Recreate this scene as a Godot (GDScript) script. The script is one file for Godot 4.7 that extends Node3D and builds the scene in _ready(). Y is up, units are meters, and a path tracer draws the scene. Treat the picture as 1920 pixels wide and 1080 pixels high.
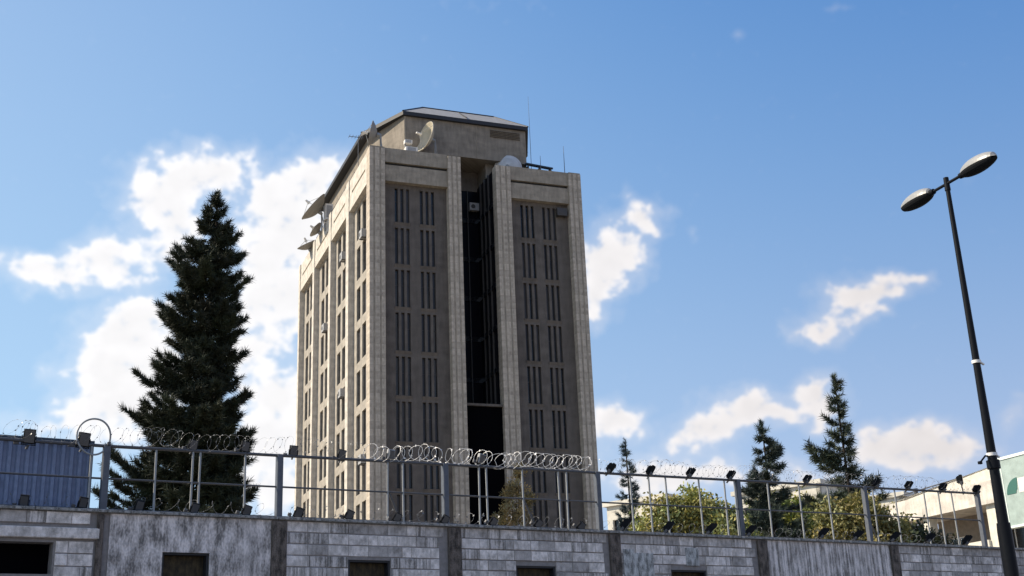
extends Node3D

const RAD := PI / 180.0
var rng := RandomNumberGenerator.new()
var taken := {}
var M := {}
var TEX := {}

# ------------------------------------------------------------------ mesh builder
class MB:
	var v := PackedVector3Array()
	var n := PackedVector3Array()
	var uv := PackedVector2Array()
	var idx := PackedInt32Array()

	func quad(a: Vector3, b: Vector3, c: Vector3, d: Vector3, out: Vector3) -> void:
		var nn := (c - a).cross(b - a)
		if nn.length() < 1e-12:
			nn = (d - a).cross(c - a)
		nn = nn.normalized()
		var k := v.size()
		if nn.dot(out) < 0.0:
			nn = -nn
			v.append_array(PackedVector3Array([a, d, c, b]))
		else:
			v.append_array(PackedVector3Array([a, b, c, d]))
		var ab := nn.abs()
		for i in range(k, k + 4):
			n.append(nn)
			var p := v[i]
			if ab.x > ab.y and ab.x > ab.z:
				uv.append(Vector2(p.z, -p.y))
			elif ab.z >= ab.x and ab.z > ab.y:
				uv.append(Vector2(p.x, -p.y))
			else:
				uv.append(Vector2(p.x, p.z))
		idx.append_array(PackedInt32Array([k, k + 1, k + 2, k, k + 2, k + 3]))

	func tri(a: Vector3, b: Vector3, c: Vector3) -> void:
		var nn := (c - a).cross(b - a).normalized()
		var k := v.size()
		v.append_array(PackedVector3Array([a, b, c]))
		for p in [a, b, c]:
			n.append(nn)
			uv.append(Vector2(p.x + p.z, -p.y))
		idx.append_array(PackedInt32Array([k, k + 1, k + 2]))

	func box(c: Vector3, s: Vector3, r := Basis.IDENTITY) -> void:
		var x := r.x * s.x * 0.5
		var y := r.y * s.y * 0.5
		var z := r.z * s.z * 0.5
		quad(c - x - y + z, c + x - y + z, c + x + y + z, c - x + y + z, z)
		quad(c - x - y - z, c + x - y - z, c + x + y - z, c - x + y - z, -z)
		quad(c + x - y - z, c + x - y + z, c + x + y + z, c + x + y - z, x)
		quad(c - x - y - z, c - x - y + z, c - x + y + z, c - x + y - z, -x)
		quad(c - x + y - z, c + x + y - z, c + x + y + z, c - x + y + z, y)
		quad(c - x - y - z, c + x - y - z, c + x - y + z, c - x - y + z, -y)

	func span(a: Vector3, b: Vector3) -> void:
		box((a + b) * 0.5, (b - a).abs())

	# a block with chamfered front edges (front is +z)
	func cut_block(c: Vector3, s: Vector3, ch: float) -> void:
		var h := s * 0.5
		var f := c.z + h.z
		var k := c.z - h.z
		var o := [Vector2(-h.x, -h.y), Vector2(h.x, -h.y), Vector2(h.x, h.y), Vector2(-h.x, h.y)]
		var i := [Vector2(-h.x + ch, -h.y + ch), Vector2(h.x - ch, -h.y + ch), Vector2(h.x - ch, h.y - ch), Vector2(-h.x + ch, h.y - ch)]
		var q := func(p: Vector2, z: float) -> Vector3: return Vector3(c.x + p.x, c.y + p.y, z)
		quad(q.call(i[0], f), q.call(i[1], f), q.call(i[2], f), q.call(i[3], f), Vector3(0, 0, 1))
		for e in 4:
			var g := (e + 1) % 4
			var side: Vector2 = (o[e] + o[g]) * 0.5
			quad(q.call(o[e], f - ch), q.call(o[g], f - ch), q.call(i[g], f), q.call(i[e], f), Vector3(side.x, side.y, 1))
			quad(q.call(o[e], k), q.call(o[g], k), q.call(o[g], f - ch), q.call(o[e], f - ch), Vector3(side.x, side.y, 0))

	# polygon in the xz plane pushed up from y0 to y1
	func prism(poly: PackedVector2Array, y0: float, y1: float) -> void:
		var ar := 0.0
		for i in poly.size():
			var a := poly[i]
			var b := poly[(i + 1) % poly.size()]
			ar += a.x * b.y - b.x * a.y
		for i in poly.size():
			var a := poly[i]
			var b := poly[(i + 1) % poly.size()]
			var d := b - a
			var o := Vector3(d.y, 0, -d.x) * signf(ar)
			quad(Vector3(a.x, y0, a.y), Vector3(b.x, y0, b.y), Vector3(b.x, y1, b.y), Vector3(a.x, y1, a.y), o)
		var t := Geometry2D.triangulate_polygon(poly)
		for i in range(0, t.size(), 3):
			for yy in [y0, y1]:
				var up := Vector3(0, 1 if yy == y1 else -1, 0)
				var a := Vector3(poly[t[i]].x, yy, poly[t[i]].y)
				var b := Vector3(poly[t[i + 1]].x, yy, poly[t[i + 1]].y)
				var c := Vector3(poly[t[i + 2]].x, yy, poly[t[i + 2]].y)
				if ((c - a).cross(b - a)).dot(up) < 0.0:
					tri(a, c, b)
				else:
					tri(a, b, c)

	func tube(pts: PackedVector3Array, rad: Array, sides := 8, caps := true) -> void:
		var k := v.size()
		var last := pts.size() - 1
		var ref := Vector3.UP
		var len := 0.0
		for i in pts.size():
			var t := (pts[mini(i + 1, last)] - pts[maxi(i - 1, 0)]).normalized()
			if absf(t.dot(ref)) > 0.98:
				ref = Vector3.RIGHT if absf(t.x) < 0.9 else Vector3.BACK
			var x := ref.cross(t).normalized()
			var y := t.cross(x)
			ref = y
			var r: float = rad[mini(i, rad.size() - 1)]
			if i > 0:
				len += pts[i].distance_to(pts[i - 1])
			for j in sides + 1:
				var a := TAU * j / sides
				var d := x * cos(a) + y * sin(a)
				v.append(pts[i] + d * r)
				n.append(d)
				uv.append(Vector2(a * 0.1, -len))
		var w := sides + 1
		for i in last:
			for j in sides:
				var a := k + i * w + j
				idx.append_array(PackedInt32Array([a, a + w, a + 1, a + 1, a + w, a + w + 1]))
		if caps:
			for e in [0, last]:
				var t := (pts[e] - pts[1 if e == 0 else last - 1]).normalized()
				var c := v.size()
				v.append(pts[e])
				n.append(t)
				uv.append(Vector2.ZERO)
				for j in sides + 1:
					v.append(v[k + e * w + j])
					n.append(t)
					uv.append(Vector2.ZERO)
				for j in sides:
					if e == 0:
						idx.append_array(PackedInt32Array([c, c + j + 1, c + j + 2]))
					else:
						idx.append_array(PackedInt32Array([c, c + j + 2, c + j + 1]))

	# profile of (radius, along) turned round the z axis of xf
	func lathe(prof: Array, sides: int, xf: Transform3D, squash := Vector2.ONE) -> void:
		var k := v.size()
		var w := sides + 1
		for i in prof.size():
			var p0: Vector2 = prof[maxi(i - 1, 0)]
			var p1: Vector2 = prof[mini(i + 1, prof.size() - 1)]
			var d := (p1 - p0).normalized()
			for j in w:
				var a := TAU * j / sides
				var c := Vector3(cos(a) * squash.x, sin(a) * squash.y, 0)
				v.append(xf * (c * prof[i].x + Vector3(0, 0, prof[i].y)))
				n.append((xf.basis * (c * d.y + Vector3(0, 0, -d.x))).normalized())
				uv.append(Vector2(a * 0.2, -prof[i].y))
		for i in prof.size() - 1:
			for j in sides:
				var a := k + i * w + j
				idx.append_array(PackedInt32Array([a, a + w, a + 1, a + 1, a + w, a + w + 1]))

	# wall sheet in its own x-y plane facing +z, thickness th behind it, with rectangular holes
	func wall(xf: Transform3D, r: Rect2, th: float, holes: Array) -> void:
		var xs := [r.position.x, r.end.x]
		var ys := [r.position.y, r.end.y]
		for h in holes:
			for q in [h.position.x, h.end.x]:
				if not xs.has(q): xs.append(q)
			for q in [h.position.y, h.end.y]:
				if not ys.has(q): ys.append(q)
		xs.sort()
		ys.sort()
		var hole := {}
		for i in xs.size() - 1:
			for j in ys.size() - 1:
				var c := Vector2((xs[i] + xs[i + 1]) * 0.5, (ys[j] + ys[j + 1]) * 0.5)
				for h in holes:
					if h.has_point(c):
						hole[Vector2i(i, j)] = true
						break
		var P := func(x: float, y: float, z: float) -> Vector3: return xf * Vector3(x, y, z)
		for i in xs.size() - 1:
			for j in ys.size() - 1:
				var x0: float = xs[i]
				var x1: float = xs[i + 1]
				var y0: float = ys[j]
				var y1: float = ys[j + 1]
				var key := Vector2i(i, j)
				if not hole.has(key):
					quad(P.call(x0, y0, 0), P.call(x1, y0, 0), P.call(x1, y1, 0), P.call(x0, y1, 0), xf.basis.z)
					continue
				for e in [[-1, 0], [1, 0], [0, -1], [0, 1]]:
					if hole.has(key + Vector2i(e[0], e[1])):
						continue
					if e[0] != 0:
						var x := x0 if e[0] < 0 else x1
						quad(P.call(x, y0, 0), P.call(x, y1, 0), P.call(x, y1, -th), P.call(x, y0, -th), xf.basis.x * -e[0])
					else:
						var y := y0 if e[1] < 0 else y1
						quad(P.call(x0, y, 0), P.call(x1, y, 0), P.call(x1, y, -th), P.call(x0, y, -th), xf.basis.y * -e[1])
		var A := [r.position, Vector2(r.end.x, r.position.y), r.end, Vector2(r.position.x, r.end.y)]
		for e in 4:
			var a: Vector2 = A[e]
			var b: Vector2 = A[(e + 1) % 4]
			var mid := (a + b) * 0.5 - r.get_center()
			quad(P.call(a.x, a.y, 0), P.call(b.x, b.y, 0), P.call(b.x, b.y, -th), P.call(a.x, a.y, -th), xf.basis * Vector3(mid.x, mid.y, 0))

	func mesh() -> ArrayMesh:
		var arr := []
		arr.resize(Mesh.ARRAY_MAX)
		arr[Mesh.ARRAY_VERTEX] = v
		arr[Mesh.ARRAY_NORMAL] = n
		arr[Mesh.ARRAY_TEX_UV] = uv
		arr[Mesh.ARRAY_INDEX] = idx
		var m := ArrayMesh.new()
		m.add_surface_from_arrays(Mesh.PRIMITIVE_TRIANGLES, arr)
		return m

# ------------------------------------------------------------------ scene helpers
func numbered(called: String) -> String:
	if not taken.has(called):
		taken[called] = 0
		return called
	taken[called] += 1
	return "%s_%03d" % [called, taken[called]]

func thing(called: String, label: String, category: String, at := Vector3.ZERO, turn := 0.0, group := "") -> Node3D:
	var o := Node3D.new()
	o.name = numbered(called)
	add_child(o)
	o.position = at
	o.rotation.y = turn
	o.set_meta("label", label)
	o.set_meta("category", category)
	if group != "":
		o.set_meta("group", group)
	return o

func part(called: String, shape, mat: Material, parent: Node) -> MeshInstance3D:
	var o := MeshInstance3D.new()
	var base := called
	var k := 0
	while parent.has_node(NodePath(called)):
		k += 1
		called = "%s_%03d" % [base, k]
	o.name = called
	o.mesh = shape.mesh() if shape is MB else shape
	o.material_override = mat
	parent.add_child(o, true)
	return o

var piece_no := {}
func piece(called: String, shape: Mesh, mat: Material, parent: Node, at: Vector3) -> MeshInstance3D:
	var o := MeshInstance3D.new()
	var key := str(parent.get_instance_id()) + called
	var k: int = piece_no.get(key, 0)
	piece_no[key] = k + 1
	o.name = called if k == 0 else "%s_%03d" % [called, k]
	o.mesh = shape
	o.material_override = mat
	o.position = at
	parent.add_child(o, true)
	return o

func structure(called: String, shape, mat: Material, at := Vector3.ZERO, turn := 0.0) -> MeshInstance3D:
	var o := MeshInstance3D.new()
	o.name = numbered(called)
	o.mesh = shape.mesh() if shape is MB else shape
	o.material_override = mat
	o.position = at
	o.rotation.y = turn
	o.set_meta("kind", "structure")
	add_child(o)
	return o

func copy(src: Node3D, label: String, at: Vector3, turn: float) -> Node3D:
	var o: Node3D = src.duplicate()
	var base := String(src.name)
	o.name = numbered(base)
	add_child(o)
	o.position = at
	o.rotation = Vector3(0, turn, 0)
	o.set_meta("label", label)
	return o

func lin(r: float, g: float, b: float) -> Color:
	return Color(r, g, b).linear_to_srgb()

# ------------------------------------------------------------------ textures and materials
func noise(seed_: int, freq: float, oct := 4, kind := FastNoiseLite.TYPE_SIMPLEX_SMOOTH) -> FastNoiseLite:
	var f := FastNoiseLite.new()
	f.seed = seed_
	f.noise_type = kind
	f.frequency = freq
	f.fractal_octaves = oct
	f.fractal_type = FastNoiseLite.FRACTAL_FBM
	return f

# a tiling picture made of noise layers: each layer is [noise, x stretch, y stretch, weight, power]
func layered(w: int, h: int, layers: Array, lo: float, hi: float, warm := Vector3.ZERO) -> ImageTexture:
	var acc := PackedFloat32Array()
	acc.resize(w * h)
	for L in layers:
		var sw := maxi(8, int(w / L[1]))
		var sh := maxi(8, int(h / L[2]))
		var im: Image = (L[0] as FastNoiseLite).get_seamless_image(sw, sh, false, false, 0.25)
		im.convert(Image.FORMAT_RF)
		im.resize(w, h, Image.INTERPOLATE_CUBIC)
		var d := im.get_data().to_float32_array()
		var wt: float = L[3]
		for i in acc.size():
			acc[i] += (d[i] - 0.5) * wt
	var out := PackedByteArray()
	out.resize(w * h * 3)
	for i in acc.size():
		var t := clampf(acc[i] + 0.5, 0.0, 1.0)
		var q := lo + (hi - lo) * t
		out[i * 3] = int(255.0 * pow(clampf(q * (1.0 + warm.x * (t - 0.5)), 0, 1), 0.4545))
		out[i * 3 + 1] = int(255.0 * pow(clampf(q * (1.0 + warm.y * (t - 0.5)), 0, 1), 0.4545))
		out[i * 3 + 2] = int(255.0 * pow(clampf(q * (1.0 + warm.z * (t - 0.5)), 0, 1), 0.4545))
	return ImageTexture.create_from_image(Image.create_from_data(w, h, false, Image.FORMAT_RGB8, out))

func make_textures() -> void:
	# lime and soot streaks that run down a wall
	TEX.streaks = layered(1024, 512, [
		[noise(3, 0.03, 4), 1.0, 9.0, 0.55],
		[noise(9, 0.07, 3), 1.0, 3.0, 0.5],
		[noise(5, 0.014, 5), 1.0, 1.0, 1.25],
		[noise(7, 0.10, 4), 1.0, 1.0, 0.75]], 0.22, 1.0, Vector3(0.0, 0.0, 0.03))
	# narrow runs of lime below the coping
	TEX.drips = layered(1024, 512, [
		[noise(53, 0.035, 4), 1.0, 16.0, 1.25],
		[noise(59, 0.10, 3), 1.0, 4.0, 0.6],
		[noise(55, 0.014, 5), 1.0, 1.0, 0.8],
		[noise(57, 0.12, 3), 1.0, 1.0, 0.6]], 0.24, 1.0, Vector3(0.0, 0.0, 0.05))
	TEX.blotch = layered(512, 512, [
		[noise(63, 0.02, 5), 1.0, 1.0, 1.1],
		[noise(65, 0.08, 4), 1.0, 2.0, 0.7],
		[noise(67, 0.3, 2), 1.0, 1.0, 0.5]], 0.40, 1.0, Vector3(0.0, 0.0, 0.03))
	# weathered stone cladding: broad clouds, faint vertical dirt, grain
	TEX.stone = layered(512, 1024, [
		[noise(21, 0.012, 4), 1.0, 1.0, 0.6],
		[noise(23, 0.06, 3), 1.0, 10.0, 0.5],
		[noise(25, 0.2, 3), 1.0, 1.0, 0.5]], 0.45, 1.0)
	TEX.grit = layered(512, 512, [
		[noise(31, 0.02, 5), 1.0, 1.0, 0.7],
		[noise(33, 0.3, 2), 1.0, 1.0, 0.5]], 0.62, 1.0)
	TEX.bump = layered(512, 512, [
		[noise(41, 0.08, 5), 1.0, 1.0, 0.8],
		[noise(43, 0.35, 2), 1.0, 1.0, 0.6]], 0.0, 1.0)

func mat(c: Color, rough: float, tex = null, scale := 1.0, metal := 0.0, bump := 0.0, off := Vector3.ZERO) -> StandardMaterial3D:
	var m := StandardMaterial3D.new()
	m.albedo_color = c
	m.roughness = rough
	m.metallic = metal
	if tex != null:
		m.albedo_texture = tex
		m.uv1_scale = Vector3(scale, scale, 1)
		m.uv1_offset = off
	if bump > 0.0:
		m.heightmap_enabled = true
		m.heightmap_texture = TEX.bump
		m.heightmap_scale = bump
	return m

func make_materials() -> void:
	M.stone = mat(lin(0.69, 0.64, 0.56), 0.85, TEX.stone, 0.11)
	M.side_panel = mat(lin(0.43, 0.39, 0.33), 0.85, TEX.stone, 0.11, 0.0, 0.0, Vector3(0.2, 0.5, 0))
	M.stones = []
	for i in 5:
		var k: float = [0.93, 1.0, 1.05, 0.97, 0.88][i]
		M.stones.append(mat(lin(0.61 * k, 0.53 * k, 0.43 * k), 0.85, TEX.stone, 0.13, 0.0, 0.0, Vector3(i * 0.37, i * 0.21, 0)))
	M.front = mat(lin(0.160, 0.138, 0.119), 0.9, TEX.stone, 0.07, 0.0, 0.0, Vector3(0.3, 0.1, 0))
	M.band = mat(lin(0.40, 0.35, 0.28), 0.9, TEX.stone, 0.09)
	M.penthouse = mat(lin(0.31, 0.27, 0.22), 0.9, TEX.stone, 0.08, 0.0, 0.0, Vector3(0.6, 0.4, 0))
	M.trim = mat(lin(0.018, 0.019, 0.023), 0.6)
	M.roof = mat(lin(0.30, 0.30, 0.30), 0.75, TEX.grit, 0.15, 0.0)
	M.glass = mat(lin(0.012, 0.013, 0.016), 0.12)
	M.glass_dull = mat(lin(0.018, 0.017, 0.02), 0.35)
	M.glass_blind = mat(lin(0.045, 0.042, 0.045), 0.4)
	M.black = mat(lin(0.005, 0.005, 0.008), 0.3)
	M.black.metallic_specular = 0.22
	M.win_frame = mat(lin(0.05, 0.045, 0.04), 0.5)
	M.sill = mat(lin(0.24, 0.21, 0.18), 0.85, TEX.grit, 0.2)
	M.dish = mat(lin(0.62, 0.56, 0.43), 0.5, TEX.grit, 0.3)
	M.dish_grey = mat(lin(0.30, 0.29, 0.27), 0.6, TEX.grit, 0.3)
	M.dome = mat(lin(0.62, 0.62, 0.62), 0.5, TEX.grit, 0.3)
	M.white = mat(lin(0.72, 0.70, 0.66), 0.5)
	M.pale = mat(lin(0.42, 0.42, 0.42), 0.6, TEX.grit, 0.5)
	M.steel = mat(lin(0.36, 0.37, 0.37), 0.5, TEX.grit, 0.7, 0.2)
	M.steel_blue = mat(lin(0.115, 0.127, 0.152), 0.5, TEX.grit, 0.7, 0.2)
	M.rail = mat(lin(0.10, 0.10, 0.105), 0.55, TEX.grit, 0.8, 0.2)
	M.wire = mat(lin(0.52, 0.52, 0.52), 0.4, null, 1.0, 0.35)
	M.wire_dark = mat(lin(0.16, 0.165, 0.175), 0.45, null, 1.0, 0.3)
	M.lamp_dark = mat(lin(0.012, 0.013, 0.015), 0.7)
	M.lamp_dark.metallic_specular = 0.2
	M.void_dark = mat(lin(0.003, 0.003, 0.004), 1.0)
	M.void_dark.metallic_specular = 0.0
	M.lens = mat(lin(0.06, 0.065, 0.075), 0.1)
	M.blue = mat(lin(0.24, 0.30, 0.45), 0.6, TEX.grit, 0.6)
	M.blue_dark = mat(lin(0.025, 0.045, 0.07), 0.6)
	M.blocks = []
	for i in 8:
		var k: float = [1.0, 0.84, 1.14, 0.7, 1.25, 0.92, 0.6, 1.07][i]
		M.blocks.append(mat(lin(0.84 * k, 0.77 * k, 0.72 * k), 0.95, TEX.drips if i % 4 == 1 else TEX.blotch, 0.3, 0.0, 1.2, Vector3(i * 0.173, i * 0.31, 0)))
	M.mortar = mat(lin(0.32, 0.295, 0.285), 0.95, TEX.grit, 0.8, 0.0, 1.0)
	M.plaster = mat(lin(0.80, 0.73, 0.69), 0.95, TEX.streaks, 0.26, 0.0, 1.4)
	M.plaster_streaky = mat(lin(0.82, 0.75, 0.71), 0.95, TEX.drips, 0.30, 0.0, 1.4, Vector3(0.4, 0.2, 0))
	M.pier = mat(lin(0.19, 0.155, 0.13), 0.95, TEX.streaks, 0.5, 0.0, 1.5)
	M.coping = mat(lin(0.42, 0.41, 0.39), 0.9, TEX.streaks, 0.6, 0.0, 1.0)
	M.board = mat(lin(0.07, 0.05, 0.022), 0.8, TEX.streaks, 0.7)
	M.limewash = mat(lin(0.60, 0.60, 0.58), 0.9, TEX.streaks, 0.5)
	M.pole = mat(lin(0.008, 0.009, 0.012), 0.4, TEX.grit, 1.0)
	M.pole.metallic_specular = 0.25
	M.lamp_shell = mat(lin(0.34, 0.34, 0.33), 0.35, TEX.grit, 1.2)
	M.bark = mat(lin(0.06, 0.045, 0.032), 0.95, TEX.streaks, 1.0, 0.0, 2.0)
	M.cream = mat(lin(0.76, 0.71, 0.64), 0.85, TEX.stone, 0.12)
	M.cream_white = mat(lin(0.74, 0.71, 0.62), 0.8, TEX.grit, 0.2)
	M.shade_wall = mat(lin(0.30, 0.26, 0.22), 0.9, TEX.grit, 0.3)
	M.mint = mat(lin(0.38, 0.48, 0.455), 0.6, TEX.grit, 0.25)
	M.mint_edge = mat(lin(0.70, 0.77, 0.73), 0.6)
	M.logo_green = mat(lin(0.03, 0.12, 0.10), 0.6)
	M.logo_white = mat(lin(0.74, 0.68, 0.64), 0.6)
	M.asphalt = mat(lin(0.075, 0.073, 0.07), 0.95, TEX.grit, 0.4, 0.0, 1.0)
	M.paving = mat(lin(0.33, 0.31, 0.28), 0.95, TEX.grit, 0.5, 0.0, 0.8)
	M.earth = mat(lin(0.32, 0.28, 0.22), 1.0, TEX.grit, 0.08)
	M.paint = mat(lin(0.7, 0.7, 0.68), 0.8)
	M.needles = mat(Color.WHITE, 0.75)
	M.needles.vertex_color_use_as_albedo = true
	M.needles.cull_mode = BaseMaterial3D.CULL_DISABLED
	M.leaves = M.needles.duplicate()
	M.leaves.backlight_enabled = true
	M.leaves.backlight = Color(0.5, 0.55, 0.3)

# ------------------------------------------------------------------ sky
const CLOUDS := [
	[-16.38,23.45,2.24,1.18,14,1.10], [-17.48,22.51,1.40,1.05,4,1.00], [-14.73,24.17,1.31,0.84,24,1.00], [-16.65,21.35,1.41,1.18,-16,1.00], [-16.57,19.88,1.06,0.94,3,0.90],
	[-17.86,24.55,0.65,0.42,5,0.50], [-23.03,18.81,1.97,0.66,0,0.90], [-20.01,19.66,2.05,0.91,20,1.00], [-18.74,19.02,1.15,0.81,4,0.80], [-21.81,18.32,1.11,0.49,5,0.70],
	[-9.93,23.88,1.85,1.23,12,1.10], [-12.04,22.57,1.71,1.22,2,1.00], [-10.68,21.37,1.72,1.48,2,1.10], [-12.23,20.07,1.71,1.47,2,1.10], [-12.68,18.07,1.46,1.46,2,1.00],
	[-11.14,18.10,1.48,1.48,1,1.00], [-11.60,16.10,1.22,0.98,1,0.75], [-13.10,15.57,1.21,1.21,1,0.90], [-11.54,13.61,1.71,1.47,0,1.10], [-11.98,11.39,2.18,1.70,0,1.10],
	[-11.43,9.19,2.18,1.21,-0,1.00], [-18.81,16.35,1.73,1.27,13,1.10], [-17.89,17.12,1.28,0.81,13,1.00], [-19.39,14.39,1.82,1.25,3,1.10], [-18.35,12.99,2.07,1.38,2,1.10],
	[-19.98,12.93,0.90,0.79,2,0.80], [-17.03,14.97,1.64,1.40,2,1.00], [-20.87,12.42,1.34,0.56,2,0.55], [-22.15,14.13,0.55,0.48,3,0.50], [-19.17,11.29,2.50,0.79,1,0.70],
	[4.94,20.04,1.52,1.39,-4,1.10], [4.28,18.30,1.01,1.27,-4,1.00], [5.68,19.22,1.13,1.01,-4,0.90], [3.80,17.05,0.63,0.76,-3,0.70], [7.02,21.53,0.88,0.80,-5,1.00],
	[7.28,20.75,0.55,0.35,-25,0.60], [6.22,22.61,0.35,0.35,-5,0.35], [9.02,20.73,0.30,0.35,-6,0.40], [17.07,16.85,1.76,0.75,1,1.00], [18.09,17.09,0.93,0.58,-8,0.80],
	[15.03,15.49,1.19,0.60,-6,0.90], [16.22,16.09,0.94,0.59,-7,0.60], [13.75,15.25,0.72,0.34,4,0.60], [19.57,17.25,0.64,0.27,-18,0.60], [17.54,15.81,0.93,0.23,-7,0.40],
	[5.03,12.05,1.25,0.75,-3,1.00], [4.37,11.71,1.26,0.55,-3,0.80], [9.18,11.41,1.48,0.94,11,1.00], [11.25,12.00,1.70,0.83,3,1.05], [7.61,10.77,1.24,0.50,16,0.70],
	[12.49,11.90,0.97,0.60,-5,0.80], [14.53,12.45,0.90,1.07,-16,1.00], [14.14,11.26,0.59,0.71,-5,0.70], [18.49,9.89,2.16,0.82,-6,1.10], [17.07,9.79,1.38,0.81,-5,0.90],
	[19.78,9.29,1.56,0.56,-6,0.80], [17.89,8.99,2.28,0.57,-5,0.70], [8.98,9.20,2.69,0.69,-4,0.90], [5.96,9.01,1.49,0.62,-3,0.80], [6.99,9.32,1.24,0.49,-3,0.70],
	[13.13,8.91,1.90,0.60,-4,0.60], [22.69,10.62,0.54,0.76,-7,0.60], [23.06,11.51,0.43,0.43,-7,0.35], [12.20,29.33,0.39,0.34,32,0.35], [17.58,29.96,0.51,0.23,-11,0.25],
	[16.23,7.00,3.68,0.92,-4,0.60], [-22.87,12.10,2.61,0.65,3,0.45], [0.67,9.89,6.29,1.51,-2,0.50],
]
const EXPOSURE := 1.4
const SKY_GAIN := 1.0 / EXPOSURE
var cloud_pre := []
var nz_big: FastNoiseLite
var nz_fine: FastNoiseLite
var nz_far: FastNoiseLite
var nz_puff: FastNoiseLite

func sky_color(az: float, el: float) -> Color:
	# clear air: deeper overhead and away from the sun, paler low down and on the sun's side
	var sd := tanh(sin(az * RAD) / 0.6) * 0.6
	var e := minf(el, 60.0) / 30.0
	if el > 32.0:
		e = 32.0 / 30.0 + (minf(el, 80.0) - 32.0) / 90.0
	var c := Color(exp(-0.458 + 0.219 * sd - 1.174 * e - 1.576 * sd * e), exp(-0.263 - 0.246 * sd - 0.703 * e - 0.569 * sd * e), exp(-0.051 - 0.282 * sd - 0.291 * e - 0.1 * sd * e))
	# clouds
	var ca := cos(el * RAD)
	var x := az * ca
	var wx := nz_big.get_noise_2d(az, el * 1.15) * 0.75
	var wy := nz_big.get_noise_2d(az + 91.0, el * 1.15 + 37.0) * 0.6
	var f := nz_fine.get_noise_2d(az, el * 1.3) * 0.7 + (0.32 - absf(nz_puff.get_noise_2d(az, el * 1.2))) * 0.55
	var s := 0.0
	var low_w := 0.0
	var all_w := 0.001
	for b in cloud_pre:
		var dx: float = az + wx - b[0]
		if dx > b[6] or dx < -b[6]:
			continue
		var dy: float = el + wy - b[1]
		if dy > b[6] or dy < -b[6]:
			continue
		dx *= ca
		var p: float = (dx * b[2] + dy * b[3]) / b[4]
		var q: float = (dy * b[2] - dx * b[3]) / b[5]
		var r2 := p * p + q * q
		if r2 < 3.2:
			var wq := exp(-r2)
			low_w += q * wq
			all_w += wq
			s = 1.0 - (1.0 - s) * (1.0 - clampf(b[7] * exp(-r2 * 0.88), 0.0, 0.97))
	if absf(az) > 27.0 or el > 31.0:
		var w := clampf(maxf((absf(az) - 27.0) / 6.0, (el - 31.0) / 6.0), 0.0, 1.0)
		var g := nz_far.get_noise_2d(az * 1.0 if absf(az) < 150.0 else absf(az), el * 1.6 + 200.0)
		s = maxf(s, w * clampf(g * 2.1 + 0.12 - el * 0.006, 0.0, 1.0))
	var a := clampf((s - 0.44 + f * 0.5) / 0.46, 0.0, 1.0)
	a = a * a * (3.0 - 2.0 * a)
	var thin := clampf((s - 0.1 + f * 0.25) * 0.5, 0.0, 0.22)
	a = maxf(a, thin) * (0.97 if s > 0.3 else 0.8)
	var under := clampf(-low_w / all_w * 1.1 + 0.1, 0.0, 1.0) * clampf(s * 1.4 - 0.5, 0.0, 1.0)
	var body := 1.0 - clampf((s - 0.75) * 0.35, 0.0, 0.1) + f * 0.05
	var warm := clampf((az + 5.0) / 30.0, 0.0, 1.0)
	var white := Color(1.0, 0.985 - 0.05 * warm, 0.99 - 0.07 * warm) * (1.06 - 0.22 * warm) * body
	white = white.lerp(Color(0.80, 0.80, 0.84), under * (0.22 + 0.25 * warm))
	return c.lerp(white, a)

func make_sky() -> ImageTexture:
	nz_big = noise(101, 0.30, 4)
	nz_fine = noise(103, 0.75, 5)
	nz_puff = noise(113, 0.55, 4)
	nz_far = noise(107, 0.035, 5)
	for b in CLOUDS:
		var a: float = b[4] * RAD
		cloud_pre.append([b[0], b[1], cos(a), sin(a), b[2], b[3], maxf(b[2], b[3]) * 2.2, b[5]])
	var W := 4096
	var H := 2048
	var cw := 512
	var ch := 256
	var coarse := Image.create(cw, ch, false, Image.FORMAT_RGBF)
	for j in ch:
		var el := 90.0 - (j + 0.5) * 180.0 / ch
		for i in cw:
			if el < -2.0:
				coarse.set_pixel(i, j, Color(0.3, 0.3, 0.3))
			else:
				coarse.set_pixel(i, j, sky_color(wrapf((i + 0.5) * 360.0 / cw, -180.0, 180.0), maxf(el, 0.0)) * SKY_GAIN)
	coarse.resize(W, H, Image.INTERPOLATE_BILINEAR)
	var d := coarse.get_data().to_float32_array()
	var i0 := -int(30.0 / 360.0 * W)
	var i1 := int(30.0 / 360.0 * W)
	var j0 := int((90.0 - 35.0) / 180.0 * H)
	var j1 := int(90.0 / 180.0 * H)
	for j in range(j0, j1):
		var el := 90.0 - (j + 0.5) * 180.0 / H
		for i in range(i0, i1):
			var c := sky_color((i + 0.5) * 360.0 / W, el) * SKY_GAIN
			var k := (j * W + posmod(i, W)) * 3
			d[k] = c.r
			d[k + 1] = c.g
			d[k + 2] = c.b
	return ImageTexture.create_from_image(Image.create_from_data(W, H, false, Image.FORMAT_RGBF, d.to_byte_array()))

# ------------------------------------------------------------------ places
const PSI := 20.935 * RAD
const TOWER_AT := Vector3(-12.0126, 0, -96.0)
const WTURN := 0.5693
const WALL_AT := Vector3(-6.68, 0, -19.44)

func on_wall(s: float, y: float, d: float) -> Vector3:
	return WALL_AT + Basis(Vector3.UP, WTURN) * Vector3(s, y, d)

func on_tower(u: float, y: float, v: float) -> Vector3:
	return TOWER_AT + Basis(Vector3.UP, PSI) * Vector3(u, y, -v)

func ordinal(i: int) -> String:
	return ["first", "second", "third", "fourth", "fifth", "sixth", "seventh", "eighth", "ninth", "tenth", "eleventh", "twelfth", "thirteenth", "fourteenth", "fifteenth", "sixteenth", "seventeenth", "eighteenth", "nineteenth", "twentieth", "twenty-first", "twenty-second", "twenty-third", "twenty-fourth"][i]

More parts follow.
